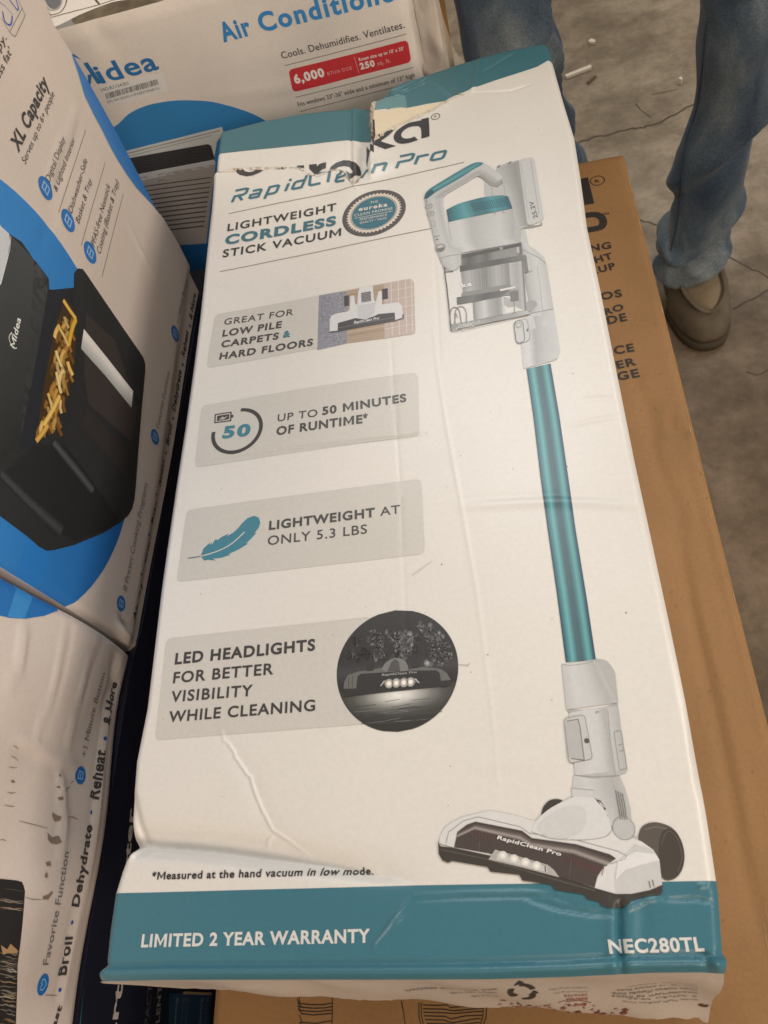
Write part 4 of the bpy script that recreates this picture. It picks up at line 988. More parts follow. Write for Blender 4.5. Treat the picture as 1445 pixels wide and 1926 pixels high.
A.poly(A8((858,645),(900,655),(985,720),(900,685),(862,660)),BLD,3)
A.poly(A1((540,470),(886,390),(916,492),(588,580)),S(198,184,172),2)
At('MO:R1134301',(192.5,172),(243,158.5),6.5,S(92,84,80),'r'); At('S/N 541203051HFAB070968151',(203,194),(301,167),5.5,S(110,100,96),'r')
x=0.
while x<1:
    wd=rr.choice([.006,.009,.014]); p=lambda t_,k:(197+t_*(295-197)+(3.5+8.5*k)*.31,174.5-t_*27.5+(1+10.5*k))
    A.poly([p(x,0),p(min(1,x+wd),0),p(min(1,x+wd),1.),p(x,1.)],S(70,64,62),4); x+=wd+rr.choice([.008,.011,.016])
# blue disc and unit picture
arcp=cr([(60,300),(150,272),(214.5,239),(242,214.5),(270,200.5),(297.6,193.2),(330,188.8),(360,188.4),(390,190),(415,194.5),(455,206),(491,221.5),(540,255)],4)
def dp(p): return p
A.poly(arcp+[(560,300),(600,640),(60,640)],BL,1)
unit=lambda *P:A1(*P)
A.poly(A1((680,822),(1208,688),(1215,720),(1180,770),(1165,860),(1110,1330),(900,1330),(640,860)),S(186,176,166),3)
A.stroke(A1((690,835),(1195,708)),1.6,S(120,110,104),4); A.stroke(A1((700,850),(1150,735)),1.3,S(140,130,122),4)
A.poly(A1((690,862),(1130,782),(1148,790),(1168,860),(1160,868),(735,950),(700,945)),S(52,48,48),4)
for i in range(5): A.stroke(A1((706+i*8,872+i*16),(1135+i*6,797+i*15)),.8,S(66,62,60),5)
A.poly(A1((740,952),(1170,872),(1172,900),(760,985)),S(178,168,160),4)
A.poly(A1((650,985),(1172,892),(1120,1330),(900,1330)),S(150,136,126),4)
for i in range(11):
    y0=1022+i*24; A.stroke(A1((760+i*8-30,y0),(1150-i*4,y0-58+i*2.4)),2.1 if i<3 else 2.6,S(72,60,56),5)
A.poly(A1((930,1290),(1112,1262),(1104,1335),(950,1335)),S(150,136,128),6)
A.poly([(330,461),(400,457),(420,640),(300,640)],S(26,78,122),7)
A.stroke(A1((860,985),(880,976),(912,980)),1,S(100,92,88),6)
A.bake('front_print',acf,M_PRINTD,'a')
# loose shrink film on its right edge
film,nt,b=newmat('clear_film'); b.inputs['Base Color'].default_value=(.86,.82,.76,1); b.inputs['Roughness'].default_value=.12; b.inputs['Transmission Weight'].default_value=.0; b.inputs['Alpha'].default_value=.34; b.inputs['Specular IOR Level'].default_value=.9
def hf(U,V,s):
    H=0*U; r=np.random.default_rng(21)
    for k in range(14):
        a=r.uniform(60,420); bb=r.uniform(-60,60); H+=(.5/a)*np.sin(a*U+bb*V+r.uniform(0,6)+2*np.sin(20*V))
    return H*1.4+.012*np.sin(60*U)
fx0=at(792,60,1,YA)[0]; fx1=at(868,60,1,YA)[0]
PF=Panel((fx0-.002,YA-.006,.50),(1,0,0),(0,0,1),fx1-fx0+.002,.34,.0022,hf,pw([(0,.0),(.34,.004)]),lambda v:(fx1-fx0)+.004*np.sin(40*v)-.02*np.clip((v-.2)/.2,0,1))
wrap=PF.mesh('shrink_film',None,film); tag(wrap,'crumpled clear shrink film hanging off the right edge of the air conditioner carton','film')
PF2=Panel((fx0-.004,YA+.004,.50),(1,0,0),(0,0,1),.020,.33,.003,lambda U,V,s:.004*np.sin(220*U+6*np.sin(30*V)))
o=PF2.mesh('film_strip',wrap,card_mat('milky_film',(.66,.6,.55),rough=.25,noise=.2,nscale=40)); 
PF3=Panel((fx0+.019,YA+.006,.50),(1,0,0),(0,0,1),.0045,.31,.003,lambda U,V,s:.002*np.sin(90*V))
o=PF3.mesh('tape_strip',wrap,card_mat('brown_tape',(.26,.15,.06),rough=.35))
# ================================================================== air fryer cartons on the left
XF=-.085
setref(190,172,158)
ZF0=at(158,1845,0,XF)[2]; ZF1=ZF0+.40
def fryer(name,label,y0,y1,uLf,uRf,hfun,seed,vBf=None):
    t=thing(name,label,'carton',(XF-.15,(y0+y1)/2,ZF0),'air fryer cartons standing side by side on the left')
    P=Panel((XF,y0,ZF0),(0,1,0),(0,0,1),y1-y0,ZF1-ZF0,.004,hfun,uLf,uRf,vBf)
    o=P.mesh('front_panel',t,M_GREYF)
    for k,fl in (('L',False),('R',True)):
        e=P.edge(k); b=e.copy(); b[:,0]=XF-.30; wall('side_panel',e,b,M_GREYF,t,fl)
    for k,fl in (('T',True),('B',False)):
        e=P.edge(k); b=e.copy(); b[:,0]=XF-.30; wall('top_panel' if k=='T' else 'bottom_panel',e,b,M_GREYF,t,fl)
    return t,P,o
M_GREYF=card_mat('white_glossy_card',(.74,.69,.66),rough=.40,noise=.07,nscale=9,fine=.03)
pf=Panel((XF,0,ZF0),(0,1,0),(0,0,1),.5,.4,.1)
ysplit=(at(255,1225,0,XF)[1]+at(0,1050,0,XF)[1])/2
far=[(83,0),(104,50),(135,100),(173,168),(214.5,244),(249,310),(294,397),(303,405),(332,452),(349,484),(371,531),(400,590)]
fu=[pf.px0(*p) for p in far]; y1=max(u for u,v in fu)+.0
rf=pw([(v,u-ysplit) for u,v in fu])
def h1(U,V,s):
    H=0*U; r=np.random.default_rng(31)
    for k in range(5): H+=.0007*np.sin(r.uniform(5,26)*U+r.uniform(5,26)*V+r.uniform(0,6))
    def rg(P,wd,ht,tp=.4):
        d,t=dseg(U,V,[(a-ysplit,b) for a,b in [pf.px0(*p) for p in P]]); return ht*np.exp(-(d/wd)**2)*np.sin(np.pi*np.clip(t,.02,.98))**tp
    H+=rg([(90,350),(118,270),(150,190)],.002,.0012); H-=rg([(85,395),(110,340),(150,240)],.002,.0010)
    H+=rg([(240,420),(280,500),(320,560)],.002,.0011); H-=rg([(60,480),(85,440),(110,380)],.002,.0008)
    H+=rg([(225,1175),(235,1195),(250,1220)],.004,.004); H-=rg([(228,1160),(245,1190)],.003,.003)
    H-=.004*np.clip(1-U/.004,0,1)**2; H-=.003*np.clip(1-V/.005,0,1)**2
    return H
t1,P1,f1=fryer('air_fryer_carton','farther white carton with a picture of a black air fryer full of fries',ysplit,y1,None,rf,h1,1,lambda q_:-.007-.016*q_)
bl1=S(28,104,176); bl2=S(16,78,150)
def fcirc(P,c_px,rpx,col,ly=2,icon=True,lc=None):
    c=P.px(*c_px); r=rpx/P.scale(*c_px,'U'); P.disc(c,r,col,ly)
    lc=lc or S(130,150,172)
    if icon: P.uvstroke([(c[0]+r*a,c[1]+r*b) for a,b in ((-.4,-.4),(.4,-.4),(.4,.4),(-.4,.4))],r*.14,lc,ly+1,closed=True); P.uvstroke([(c[0]-r*.3,c[1]),(c[0]+r*.3,c[1])],r*.14,lc,ly+1)
    return c,r
P=P1; P.group('p')
# blue disc fitted through its visible rim
pt=np.array([pf.px0(*p) for p in [(0,349.5),(34.6,368.5),(69,398),(97,429),(121,460),(146,503),(221,990),(209,1031),(186,1086),(163,1121),(131,1145.6)]])-[ysplit,0]
sol=np.linalg.lstsq(np.c_[2*pt,np.ones(len(pt))],(pt**2).sum(1),rcond=None)[0]; cc=sol[:2]; rc=math.sqrt(sol[2]+cc@cc)
n=90; P.uvpoly([(cc[0]+rc*math.cos(2*math.pi*i/n),cc[1]+rc*math.sin(2*math.pi*i/n)) for i in range(n)],lambda u,v:tuple(np.array(S(26,84,136))+(np.array(S(54,118,166))-np.array(S(26,84,136)))*min(1,max(0,(v-cc[1])/rc*.5+.5))),1)
C7=X(0,900,3.44); C6=X(0,420,3.6125); C1=X(0,0,2.89); C8=X(0,1380,3.44)
P.poly(C7((180,385),(300,470),(330,480),(160,900),(0,960),(0,860)),S(32,96,150),2)
# fryer: body, basket front, fries
bk=lambda a:S(a*.80,a*.79-1,a*.78-2)
P.poly([(-60,600),(17,440),(40,455),(63.7,489),(91,524),(93,553),(88.6,586),(100,545),(138.4,541),(139,514),(146,505),(155,506),(163,517),(262,662),(269,673),(272.5,684),(272.5,698),(266,766),(259,852),(254,920),(252,940),(248,956),(240,970),(226,982),(195,1002),(139.5,1025),(100,1035),(87,1036),(72,1028),(52,1010),(0,971),(-80,930)],bk(44),3)
P.ribbon([(-60,520),(17,440),(63.7,489),(91,524)],[(-80,900),(0,874),(36,835),(57,738)],[(0,bk(74)),(.4,bk(62)),(.7,bk(52)),(1,bk(40))],4)
P.poly([(91,524),(93,553),(88.6,586),(74.7,655),(57,738),(36,835),(64,489)],bk(58),4)
P.poly([(-10,405),(0,425),(16,440),(18,455),(10,500),(0,535),(-20,560)],S(176,166,162),5); P.stroke([(19,445),(17,470),(0,535)],1.2,S(190,184,178),6)
P.poly([(38,832),(90,545),(138,545),(142,600),(138,668),(119,752),(91,810),(75,832),(40,846)],S(30,30,34),5)
P.poly([(139,514),(146,505),(155,506),(163,517),(262,662),(269,673),(272.5,684),(272.5,698),(266,766),(259,852),(254,920),(252,940),(248,956),(240,970),(226,982),(140,860),(119,830),(128,790),(150,655)],bk(46),5)
P.poly([(161,590),(215,640),(258,770),(246,830),(165,760),(157,700)],S(52,43,39),6)
P.poly([(165,770),(240,850),(238,900),(150,800)],S(44,37,35),6)
P.ribbon([(103,826),(140,870),(178,918)],[(96,838),(133,884),(170,930)],[(0,bk(46)),(.5,bk(86)),(1,bk(46))],7)
P.ribbon([(0,880),(52,930),(120,990)],[(0,900),(46,948),(110,1010)],[(0,bk(42)),(.5,bk(70)),(1,bk(42))],6)
P.poly([(0,895),(60,840),(119,835),(200,940),(224,984),(140,1020),(60,960)],bk(36),4)
P.ribbon([(156.4,619),(200,673),(249,735.6)],[(151,656),(196,706),(246,767)],[(0,S(196,184,172)),(.25,S(206,196,186)),(.6,S(176,166,156)),(1,S(150,140,130))],8)
P.poly([(122,560),(138,585),(142,640),(138,690),(128,740),(108,785),(88,815),(72,825),(72,790),(82,720),(95,650),(106,605)],S(58,38,16),6)
def fry(P_,w2,cl,ly):
    """one printed fry: dark edge, body, paler ridge"""
    Q_=cr(P_,4); cl=np.array(cl)
    P.stroke(Q_,w2+1.8,tuple(cl*.6),ly); P.stroke(Q_,w2,tuple(cl),ly+.4); P.stroke([(x+.6,y-.4) for x,y in Q_],w2*.45,tuple(np.clip(cl*1.18,0,.9)),ly+.7)
for k in range(60):
    t_=rr.random(); y=585+t_*225; xc=np.interp(y,[560,650,740,820],[128,122,108,80])+rr.uniform(-17,15); L_=rr.uniform(12,30); an=rr.uniform(-1.1,.9)
    P.stroke([(xc,y),(xc+math.sin(an)*L_*.3,y+L_*.5),(xc+math.sin(an+.3)*L_*.5,y+L_)],rr.uniform(4,8),rr.choice([S(96,62,22),S(118,78,30),S(76,46,16),S(134,92,40)]),6.5)
for k in range(30):
    t_=k/30; y=598+t_*205+rr.uniform(-8,8); xc=np.interp(y,[560,650,740,820],[127,121,108,80])+rr.uniform(-13,13); L_=rr.uniform(20,34); an=rr.uniform(-1.1,.6)
    f_=.55+.6*rr.random(); cl=np.array(rr.choice([S(168,120,52),S(186,140,76),S(150,100,40),S(190,152,98),S(128,84,36)]))*f_
    fry([(xc,y),(xc+math.sin(an)*L_*.32,y+L_*.45),(xc+math.sin(an+.25)*L_*.55,y+L_*.9)],rr.uniform(5.5,8),cl,7+k*.1)
for a,b_,c_,w2,cl in (((117,565),(130,585),(141,600),9,S(206,156,70)),((141,600),(134,618),(127,650),10,S(196,144,50)),((108,615),(118,632),(127,652),7,S(208,164,90)),((103,660),(108,676),(114,690),8,S(216,176,112)),((104,700),(109,725),(113,740),8,S(214,176,110)),((110,745),(98,770),(80,800),9,S(206,160,80)),((88,800),(78,815),(66,830),9,S(190,140,66)),((88,740),(94,760),(96,775),7,S(200,156,86))):
    fry([a,b_,c_],w2*.75,np.array(cl)*.85,11)
def swoosh_midea(P,p0,p1,cap,col,ly):
    P.text('Midea',p0,p1,cap,col,'m',layer=ly)
swoosh_midea(P,(25.5,657),(37.5,601),12,S(200,196,190),8)
P.stroke(cr([(30,655),(22,654),(16,640),(16,632),(20,626)],4)+[(24,640)],1.5,S(200,196,190),8)
# lettering
tk=S(58,52,50); tg=S(104,94,88)
t=lambda s_,p,q_,cap,col=tk,wt='r',tr=.01: P.text(s_,p,q_,cap,col,wt,layer=4,track=tr)
t('Crispy.',(-21,139),(12.5,73),15,tk); t("% less fat'",(-14,176),(23,99),15,tk)
t('XL Capacity',(34,287.5),(91,159),26,tk,'b'); t('Serves up to 6+ people',(47.5,310),(102.5,179),13,tk,'l')
t('Digital Display',(92.7,344),(122,263),12,tk,'l'); t('& Lighted Interior',(106.6,362),(140.5,264.5),12,tk,'l')
t('Dishwasher-Safe',(135,403),(164,304),12,tk,'l'); t('Basket & Tray',(148.5,422),(172.5,341),12,tk,'l')
t('PFAS-free Nonstick',(177.5,466),(207,351),12,tk,'l'); t('Coating (Basket & Tray)',(188.5,480),(223,344),12,tk,'l')
for p,q_ in (((110,400),(161,244)),((152.5,462),(197.5,306)),((192,520),(231.5,365))): P.stroke([p,q_],1,tg,2)
for c_ in ((85.8,354),(128,415),(169.5,475)): fcirc(P,c_,15,S(40,92,142))
for c_,r_ in (((227.6,1135),14),((291,822),12.5),((329.4,627.6),12)): fcirc(P,c_,r_,S(40,86,132))
t('8 Preset Cooking Programs',(238,1114),(277,911),10,tg,'l'); t('Favorite Function',(298,807),(318.5,702),9,tg,'l'); t('+1 Minute Button',(335.5,611),(352,530),8,tg,'l')
for s_,p,q_ in (('Air Fry',(253.5,1168),(269.5,1097)),('Grill',(274.7,1062),(282.5,1021)),('Bake',(286.5,988),(295.5,946)),('Roast',(301.7,915.5),(309.5,867)),('Broil',(317,839),(323.5,800)),('Dehydrate',(329,775.7),(341.5,699)),('Reheat',(347,673),(354.5,625)),('& More',(361,603),(368.5,555))): t(s_,p,q_,9.5,tk,'b')
for c_ in ((266,1080),(280,1006),(294,929.5),(312.5,852),(326,787),(344,686),(357.5,613)): fcirc(P,c_,2.6,S(30,70,120),icon=False)
# leaf emblem
P.stroke(cr([(3,34),(18,60),(27,68),(31,64),(46,31),(45,24),(34,0)],4),1.1,tg,3); P.stroke([(18,60),(42,15)],1,tg,3)
P.stroke(cr([(5,22),(8,38),(16,47),(21,44),(23,30)],5),2.6,S(36,76,150),3); P.stroke(cr([(18,0),(27,12),(33,19),(34,12),(30,0)],5),2.2,S(36,76,150),3); P.stroke(cr([(-4,2),(10,12),(24,28)],4),1,S(80,110,160),3)
# blue wrap at the far edge
wl=[(135,103),(147,138),(159,180),(176,215),(194,249),(207,276),(221,301),(238,328),(256,353),(280,378),(301,402)]
wr=[(136,98),(150,122),(174,166),(196,204),(216,242),(232,272),(252,308),(268,342),(284,374),(296,396),(304,406)]
P.ribbon(wl,wr,[(0,S(56,104,150)),(1,S(40,88,138))],3)
P.bake('front_print',f1,M_PRINTD,'p')
# ---- nearer carton, scuffed
y0n=-.26
def h2(U,V,s):
    H=0*U; r=np.random.default_rng(41)
    for k in range(6): H+=.0007*np.sin(r.uniform(8,40)*U+r.uniform(8,40)*V+r.uniform(0,6))
    def rg(P_,wd,ht,tp=.4):
        d,t=dseg(U,V,[(a-y0n,b) for a,b in [pf.px0(*p) for p in P_]]); return ht*np.exp(-(d/wd)**2)*np.sin(np.pi*np.clip(t,.02,.98))**tp
    for P_ in ([(46,1170),(30,1235),(8,1300)],[(121,1170),(105,1250),(84,1330),(67,1390)],[(178,1195),(160,1270),(142,1340),(134,1408)]): H+=rg(P_,.0018,.0022); 
    for P_ in ([(125,1175),(110,1250),(90,1330)],[(182,1200),(166,1270),(148,1340)]): H-=rg(P_,.003,.0016)
    H+=rg([(30,1398),(70,1410),(110,1430),(150,1440)],.004,.003); H-=rg([(30,1412),(90,1428),(140,1450)],.004,.0025)
    H+=rg([(120,1440),(124,1490),(122,1560),(112,1620)],.003,.0025)
    H+=rg([(228,1240),(206,1360),(180,1530),(150,1700),(120,1880)],.0032,.0022,.2); H-=rg([(222,1240),(198,1380),(170,1560),(140,1720),(110,1880)],.002,.0012,.2)
    H-=rg([(215,1240),(222,1290),(205,1330)],.006,.004)
    H-=.005*np.clip(1-(s.w-U)/.005,0,1)**2; H-=.004*np.clip(1-V/.007,0,1)**2
    return H
t2,P2,f2=fryer('air_fryer_carton.001','nearer scuffed white carton with torn punctures and words for frying modes',y0n,ysplit-.004,None,None,h2,2)
P=P2; P.group('p')
dsh=np.array([ysplit-y0n-.004-(y1-ysplit),0])
ccn=np.array([cc[0]+(y0n*0),cc[1]])
ap=np.array([pf.px0(*p) for p in [(113,1146),(81,1158.5),(46.5,1164),(20,1162),(0,1156.5)]])-[y0n,0]
P.uvpoly([(u,v) for u,v in ap]+[(ap[-1][0]+.02,ap[-1][1]+.1),(P.w+.01,ap[-1][1]+.1),(P.w+.01,ap[0][1])],S(34,90,140),1)
P.poly([(30,1078),(62,1098),(46,1164),(14,1160)],S(52,112,156),2)
t('+1 Minute Button',(162,1425),(197.5,1268),10,tg,'l'); t('Favorite Function',(90,1815),(128.5,1603),11,tg,'r'); 
for s_,p,q_ in (('& More',(206.5,1366),(220,1286)),('Reheat',(183.5,1504),(198.5,1413)),('Dehydrate',(147,1706),(172.5,1553)),('Broil',(123.5,1834),(136,1762)),('Roast',(92,1976),(116.5,1893))): t(s_,p,q_,13,tk,'b')
for c_ in ((198.5,1389),(171.5,1528),(135,1735),(112.5,1862)): fcirc(P,c_,4,S(30,70,130),icon=False)
fcirc(P,(151.7,1458),17,S(32,88,140))
c_,r_=fcirc(P,(80.8,1851.8),21,S(32,88,140),icon=False)
P.uvstroke([(c_[0]+r_*a,c_[1]+r_*b) for a,b in ((0,-.55),(.5,-.05),(.45,.4),(.15,.4),(0,.2),(-.15,.4),(-.45,.4),(-.5,-.05))],r_*.1,S(120,160,190),4,closed=True)
P.poly([(-20,1650),(0,1653),(30,1656),(40.7,1659),(44,1666),(46.5,1676),(32,1816),(29,1940),(-40,1990)],S(34,30,28),3)
for k in range(44):
    y=rr.choice([1672,1690,1706,1730])+rr.uniform(-4,4) if k<8 else rr.uniform(1775,1926); x1=np.interp(y,[1653,1676,1816,1926],[40,46,32,29])-1; x0_=rr.uniform(-8,14)
    pts=[(x0_+(x1-x0_)*i/5,y+rr.uniform(-2,2)+i*1.) for i in range(6)]; P.stroke(pts,rr.uniform(.7,2.4),rr.choice([S(150,134,118),S(112,98,84),S(84,70,58),S(132,100,70)]),4+k%3,taper=True)
P.poly([(0,1778),(12,1786),(18,1775),(32,1788),(30,1794),(14,1792),(4,1796)],S(150,112,76),7)
BRN=S(118,94,78)
for P_ in ([(98,1528),(108,1534),(116,1536),(113,1543),(103,1545),(99,1538)],[(89,1566),(98,1575),(110,1572),(116,1584),(108,1588),(96,1586),(90,1580)],[(85,1622),(94,1620),(96,1628),(88,1629)],[(84,1644),(88,1640),(90,1650),(84,1651)],[(80,1686),(90,1683),(97,1676),(99,1679),(90,1692),(80,1692)],[(108,1500),(118,1498),(120,1503),(113,1506)],[(20,1468),(26,1467),(29,1472),(22,1472)],[(105,1480),(113,1478),(113,1483)],[(110,1458),(114,1455),(115,1462)]): P.poly(P_,BRN,3)
for P_ in ([(24,1402),(30,1405),(34,1409)],[(20,1422),(28,1425),(34,1431)],[(16,1442),(24,1444),(32,1443)],[(14,1490),(24,1492),(30,1490)],[(8,1514),(18,1516),(28,1517)],[(47,1688),(62,1692),(78,1692)],[(36,1544),(60,1550),(90,1558)],[(128,1536),(138,1537),(146,1541)],[(84,1872),(95,1872),(108,1873)],[(122,1488),(128,1482),(133,1480)],[(132,1474),(136,1470),(140,1470)],[(0,1580),(6,1579),(12,1582)]): P.stroke(P_,1.6,S(128,110,98),3,taper=True)
P.bake('front_print',f2,M_PRINTD,'p')
# ================================================================== dark navy carton under them
navy=thing('navy_carton','dark navy carton with big pale lettering in the gap beneath the air fryer cartons','carton',(XF-.15,.2,0))
NP=Panel((XF-.002,-.262,.002),(0,1,0),(0,0,1),.90,ZF0-.004,.05,None,None,None,None,lambda q_:ZF0-.004-.019*np.clip((q_*.90-.262-ysplit+.01)/.4,0,1)*1.0-.006*(q_*.90-.262>ysplit-.02))
no=NP.mesh('front_panel',navy,M_NAVY)
for k,fl_ in (('L',False),('R',True)):
    e=NP.edge(k); b=e.copy(); b[:,0]=XF-.30; wall('side_panel',e,b,M_NAVY,navy,fl_)
e=NP.edge('T'); b=e.copy(); b[:,0]=XF-.30; wall('top_panel',e,b,M_NAVY,navy,True)
NP.group('n'); wn=(.62,.60,.58); 
NP.text('Smart',(195,2085),(231,1851),16,wn,'b',layer=2)
NP.text('Inverter',(231.5,1770),(252,1520),12,wn,'b',layer=2)
NP.text('COMPACT',(270,2010),(287,1850),9,(.12,.14,.18),'r',layer=2); NP.text('WITH SILENT',(292,2040),(304,1852),9,(.30,.30,.33),'m',layer=2)
NP.poly([(318,1868),(396,1868),(392,1960),(316,1960)],(.02,.07,.16),1); NP.poly([(345,1865),(398,1867),(397,1872),(343,1870)],(.5,.36,.2),2)
for x in (330,342,350,377,386):
    NP.text('Energy saving',(x-4,1990),(x+4,1876),5,(.3,.33,.38) if x in (330,377) else (.12,.18,.28),'r',layer=2)
NP.poly([(146,1960),(158,1850),(151,1925),(150,1960)],(.03,.25,.30),2)
NP.bake('front_print',no,M_PRINTD,'n')
# ================================================================== concrete floor
mf,nt,b=newmat('worn_concrete'); N=nt.nodes; L=nt.links
tc=N.new('ShaderNodeTexCoord')
def nz(sc_,det,rough=.6):
    n=N.new('ShaderNodeTexNoise'); n.inputs['Scale'].default_value=sc_; n.inputs['Detail'].default_value=det; n.inputs['Roughness'].default_value=rough; L.new(tc.outputs['Object'],n.inputs['Vector']); return n
n1=nz(1.6,6,.65); n2=nz(11,8,.7); n3=nz(70,6,.7)
r1=N.new('ShaderNodeValToRGB'); r1.color_ramp.elements[0].position=.36; r1.color_ramp.elements[0].color=(.185,.15,.11,1); r1.color_ramp.elements[1].position=.64; r1.color_ramp.elements[1].color=(.355,.31,.245,1); L.new(n1.outputs[0],r1.inputs[0])
r2=N.new('ShaderNodeValToRGB'); r2.color_ramp.elements[0].position=.38; r2.color_ramp.elements[0].color=(.66,.63,.60,1); r2.color_ramp.elements[1].position=.62; r2.color_ramp.elements[1].color=(1.1,1.1,1.1,1); L.new(n2.outputs[0],r2.inputs[0])
r3=N.new('ShaderNodeValToRGB'); r3.color_ramp.elements[0].position=.3; r3.color_ramp.elements[0].color=(.84,.84,.84,1); r3.color_ramp.elements[1].position=.65; r3.color_ramp.elements[1].color=(1.08,1.08,1.08,1); L.new(n3.outputs[0],r3.inputs[0])
m1=N.new('ShaderNodeMixRGB'); m1.blend_type='MULTIPLY'; m1.inputs[0].default_value=1; L.new(r1.outputs[0],m1.inputs[1]); L.new(r2.outputs[0],m1.inputs[2])
m2=N.new('ShaderNodeMixRGB'); m2.blend_type='MULTIPLY'; m2.inputs[0].default_value=1; L.new(m1.outputs[0],m2.inputs[1]); L.new(r3.outputs[0],m2.inputs[2])
# soft brown darkening: the person's shade, painted into the floor colour
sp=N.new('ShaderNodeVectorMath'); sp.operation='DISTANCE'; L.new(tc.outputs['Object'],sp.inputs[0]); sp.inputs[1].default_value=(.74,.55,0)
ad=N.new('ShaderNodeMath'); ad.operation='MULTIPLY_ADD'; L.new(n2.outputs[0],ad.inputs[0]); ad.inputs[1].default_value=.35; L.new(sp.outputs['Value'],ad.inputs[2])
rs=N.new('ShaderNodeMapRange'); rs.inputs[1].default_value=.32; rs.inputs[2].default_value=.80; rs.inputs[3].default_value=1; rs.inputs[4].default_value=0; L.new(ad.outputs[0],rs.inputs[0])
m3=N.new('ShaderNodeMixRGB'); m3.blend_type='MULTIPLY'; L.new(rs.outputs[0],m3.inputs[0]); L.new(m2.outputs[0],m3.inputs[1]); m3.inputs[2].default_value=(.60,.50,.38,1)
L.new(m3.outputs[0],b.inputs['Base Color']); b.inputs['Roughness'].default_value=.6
bp=N.new('ShaderNodeBump'); bp.inputs['Distance'].default_value=.002; bp.inputs['Strength'].default_value=.5; L.new(n2.outputs[0],bp.inputs['Height']); L.new(bp.outputs[0],b.inputs['Normal'])
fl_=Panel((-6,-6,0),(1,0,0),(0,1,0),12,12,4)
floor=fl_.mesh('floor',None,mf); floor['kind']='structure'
fl_.group('c'); ck=(.06,.048,.036)
def crack(P,wd):
    Pj=[]
    for (a,b_) in zip(P[:-1],P[1:]):
        for k in range(4): t_=k/4; Pj.append((a[0]+(b_[0]-a[0])*t_+rr.uniform(-1.6,1.6),a[1]+(b_[1]-a[1])*t_+rr.uniform(-1.6,1.6)))
    Pj.append(P[-1]); fl_.stroke(Pj,wd,ck,2)
crack([(1040,282),(1089,267),(1120,258),(1156,251),(1190,242),(1218,238),(1251,227),(1291,202),(1330,185),(1400,150)],3.2)
crack([(1180,405),(1209,416),(1251,427),(1300,446),(1358,476),(1395,497),(1436,516),(1480,540)],2.6)
crack([(1378,582),(1420,560),(1460,540)],3.5); crack([(1405,700),(1425,706),(1460,690)],2); crack([(1195,196),(1225,222)],1.4); crack([(1225,180),(1275,168)],1.2)
fl_.bake('floor_cracks',floor,M_PRINTD,'c',off=4e-4)
# litter
def flat_scrap(name,pts,h,mat,label,cat):
    B_=[at(*p,2,0) for p in pts]; n=len(B_); V=[(p[0],p[1],.0015) for p in B_]+[(p[0],p[1],.0015+h) for p in B_]
    Fc=[tuple(range(n))[::-1],tuple(range(n,2*n))]+[(i,(i+1)%n,n+(i+1)%n,n+i) for i in range(n)]
    o=mesh_obj(name,V,Fc,mat); tag(o,label,cat); return o
MS=card_mat('white_plastic',(.62,.59,.53),rough=.4)
flat_scrap('plastic_strip',[(1063,146),(1066,150),(1113,132),(1111,127)],.006,MS,'white plastic strip lying on the concrete floor between the two legs','litter')
flat_scrap('paper_scrap',[(1107,82),(1112,78),(1119,80),(1120,85),(1110,85)],.006,MS,'small white paper scrap on the floor above the plastic strip','litter')
flat_scrap('paper_scrap',[(1275,158),(1279,155),(1283,157),(1281,161)],.012,MS,'tiny pale scrap on the floor close to the right leg','litter')
flat_scrap('dry_twig',[(1104,158),(1107,160),(1122,146),(1119,145)],.004,card_mat('dull_twig',(.12,.09,.06),rough=.8),'small dark splinter beside the white plastic strip on the floor','litter')
# ================================================================== person: jeans and slip-on shoes
person=thing('person','person in blue jeans and tan slip-on shoes standing behind the cartons','person',(.45,1.0,0))
def lerp(a,b,t): return a+(b-a)*t
YL=1.02
def legrings(Lp,Rp,ys,y_off):
    out=[]
    for yy in ys:
        xl=np.interp(yy,[p[1] for p in Lp],[p[0] for p in Lp]); xr=np.interp(yy,[p[1] for p in Rp],[p[0] for p in Rp])
        a=at(xl,yy,1,YL+y_off); b=at(xr,yy,1,YL+y_off); c=(a+b)/2; r=np.linalg.norm(b-a)/2*.97; out.append((c,r))
    return out
Rl=legrings([(1322,-60),(1321,0),(1314,109),(1302,189),(1280,250),(1269,283),(1266,345),(1256,425),(1232,462),(1238,500),(1266,530)],[(1500,-60),(1480,50),(1462,120),(1443,196),(1418,254),(1403,309),(1394,382),(1376,443),(1356,470),(1348,500),(1336,516)],[-60,0,60,110,160,200,240,280,320,360,400,430,455,475,500,522],0.)
Ll=legrings([(830,-60),(841,0),(873,116),(920,250),(950,330),(960,400)],[(1012,-60),(1022,0),(1041,84),(1062,179),(1080,262),(1104,310),(1096,380),(1090,420)],[-60,0,50,100,150,200,250,300,340,380,410],.03)
def tube(rings,seg=28,fl=.9):
    V=[];Fc=[]
    for c,r in rings:
        for k in range(seg):
            a=2*math.pi*k/seg; V.append((c[0]+r*math.cos(a),c[1]+r*fl*math.sin(a),c[2]))
    for i in range(len(rings)-1):
        for k in range(seg):
            Fc.append((i*seg+k,i*seg+(k+1)%seg,(i+1)*seg+(k+1)%seg,(i+1)*seg+k))
    V.append(tuple(rings[0][0])); V.append(tuple(rings[-1][0])); a,b=len(V)-2,len(V)-1
    for k in range(seg):
        Fc.append((a,(k+1)%seg,k)); o_=(len(rings)-1)*seg; Fc.append((b,o_+k,o_+(k+1)%seg))
    return V,Fc
hipz=.86
def extend(rings,hx):
    c0,r0=rings[0]; top=[]
    for t_ in (1.,.75,.5,.25):
        c=np.array([lerp(c0[0],hx,t_),lerp(c0[1],YL+.02,t_),lerp(c0[2],hipz,t_)]); top.append((c,lerp(r0,.088,t_)))
    return top+rings
xm=(Rl[0][0][0]+Ll[0][0][0])/2
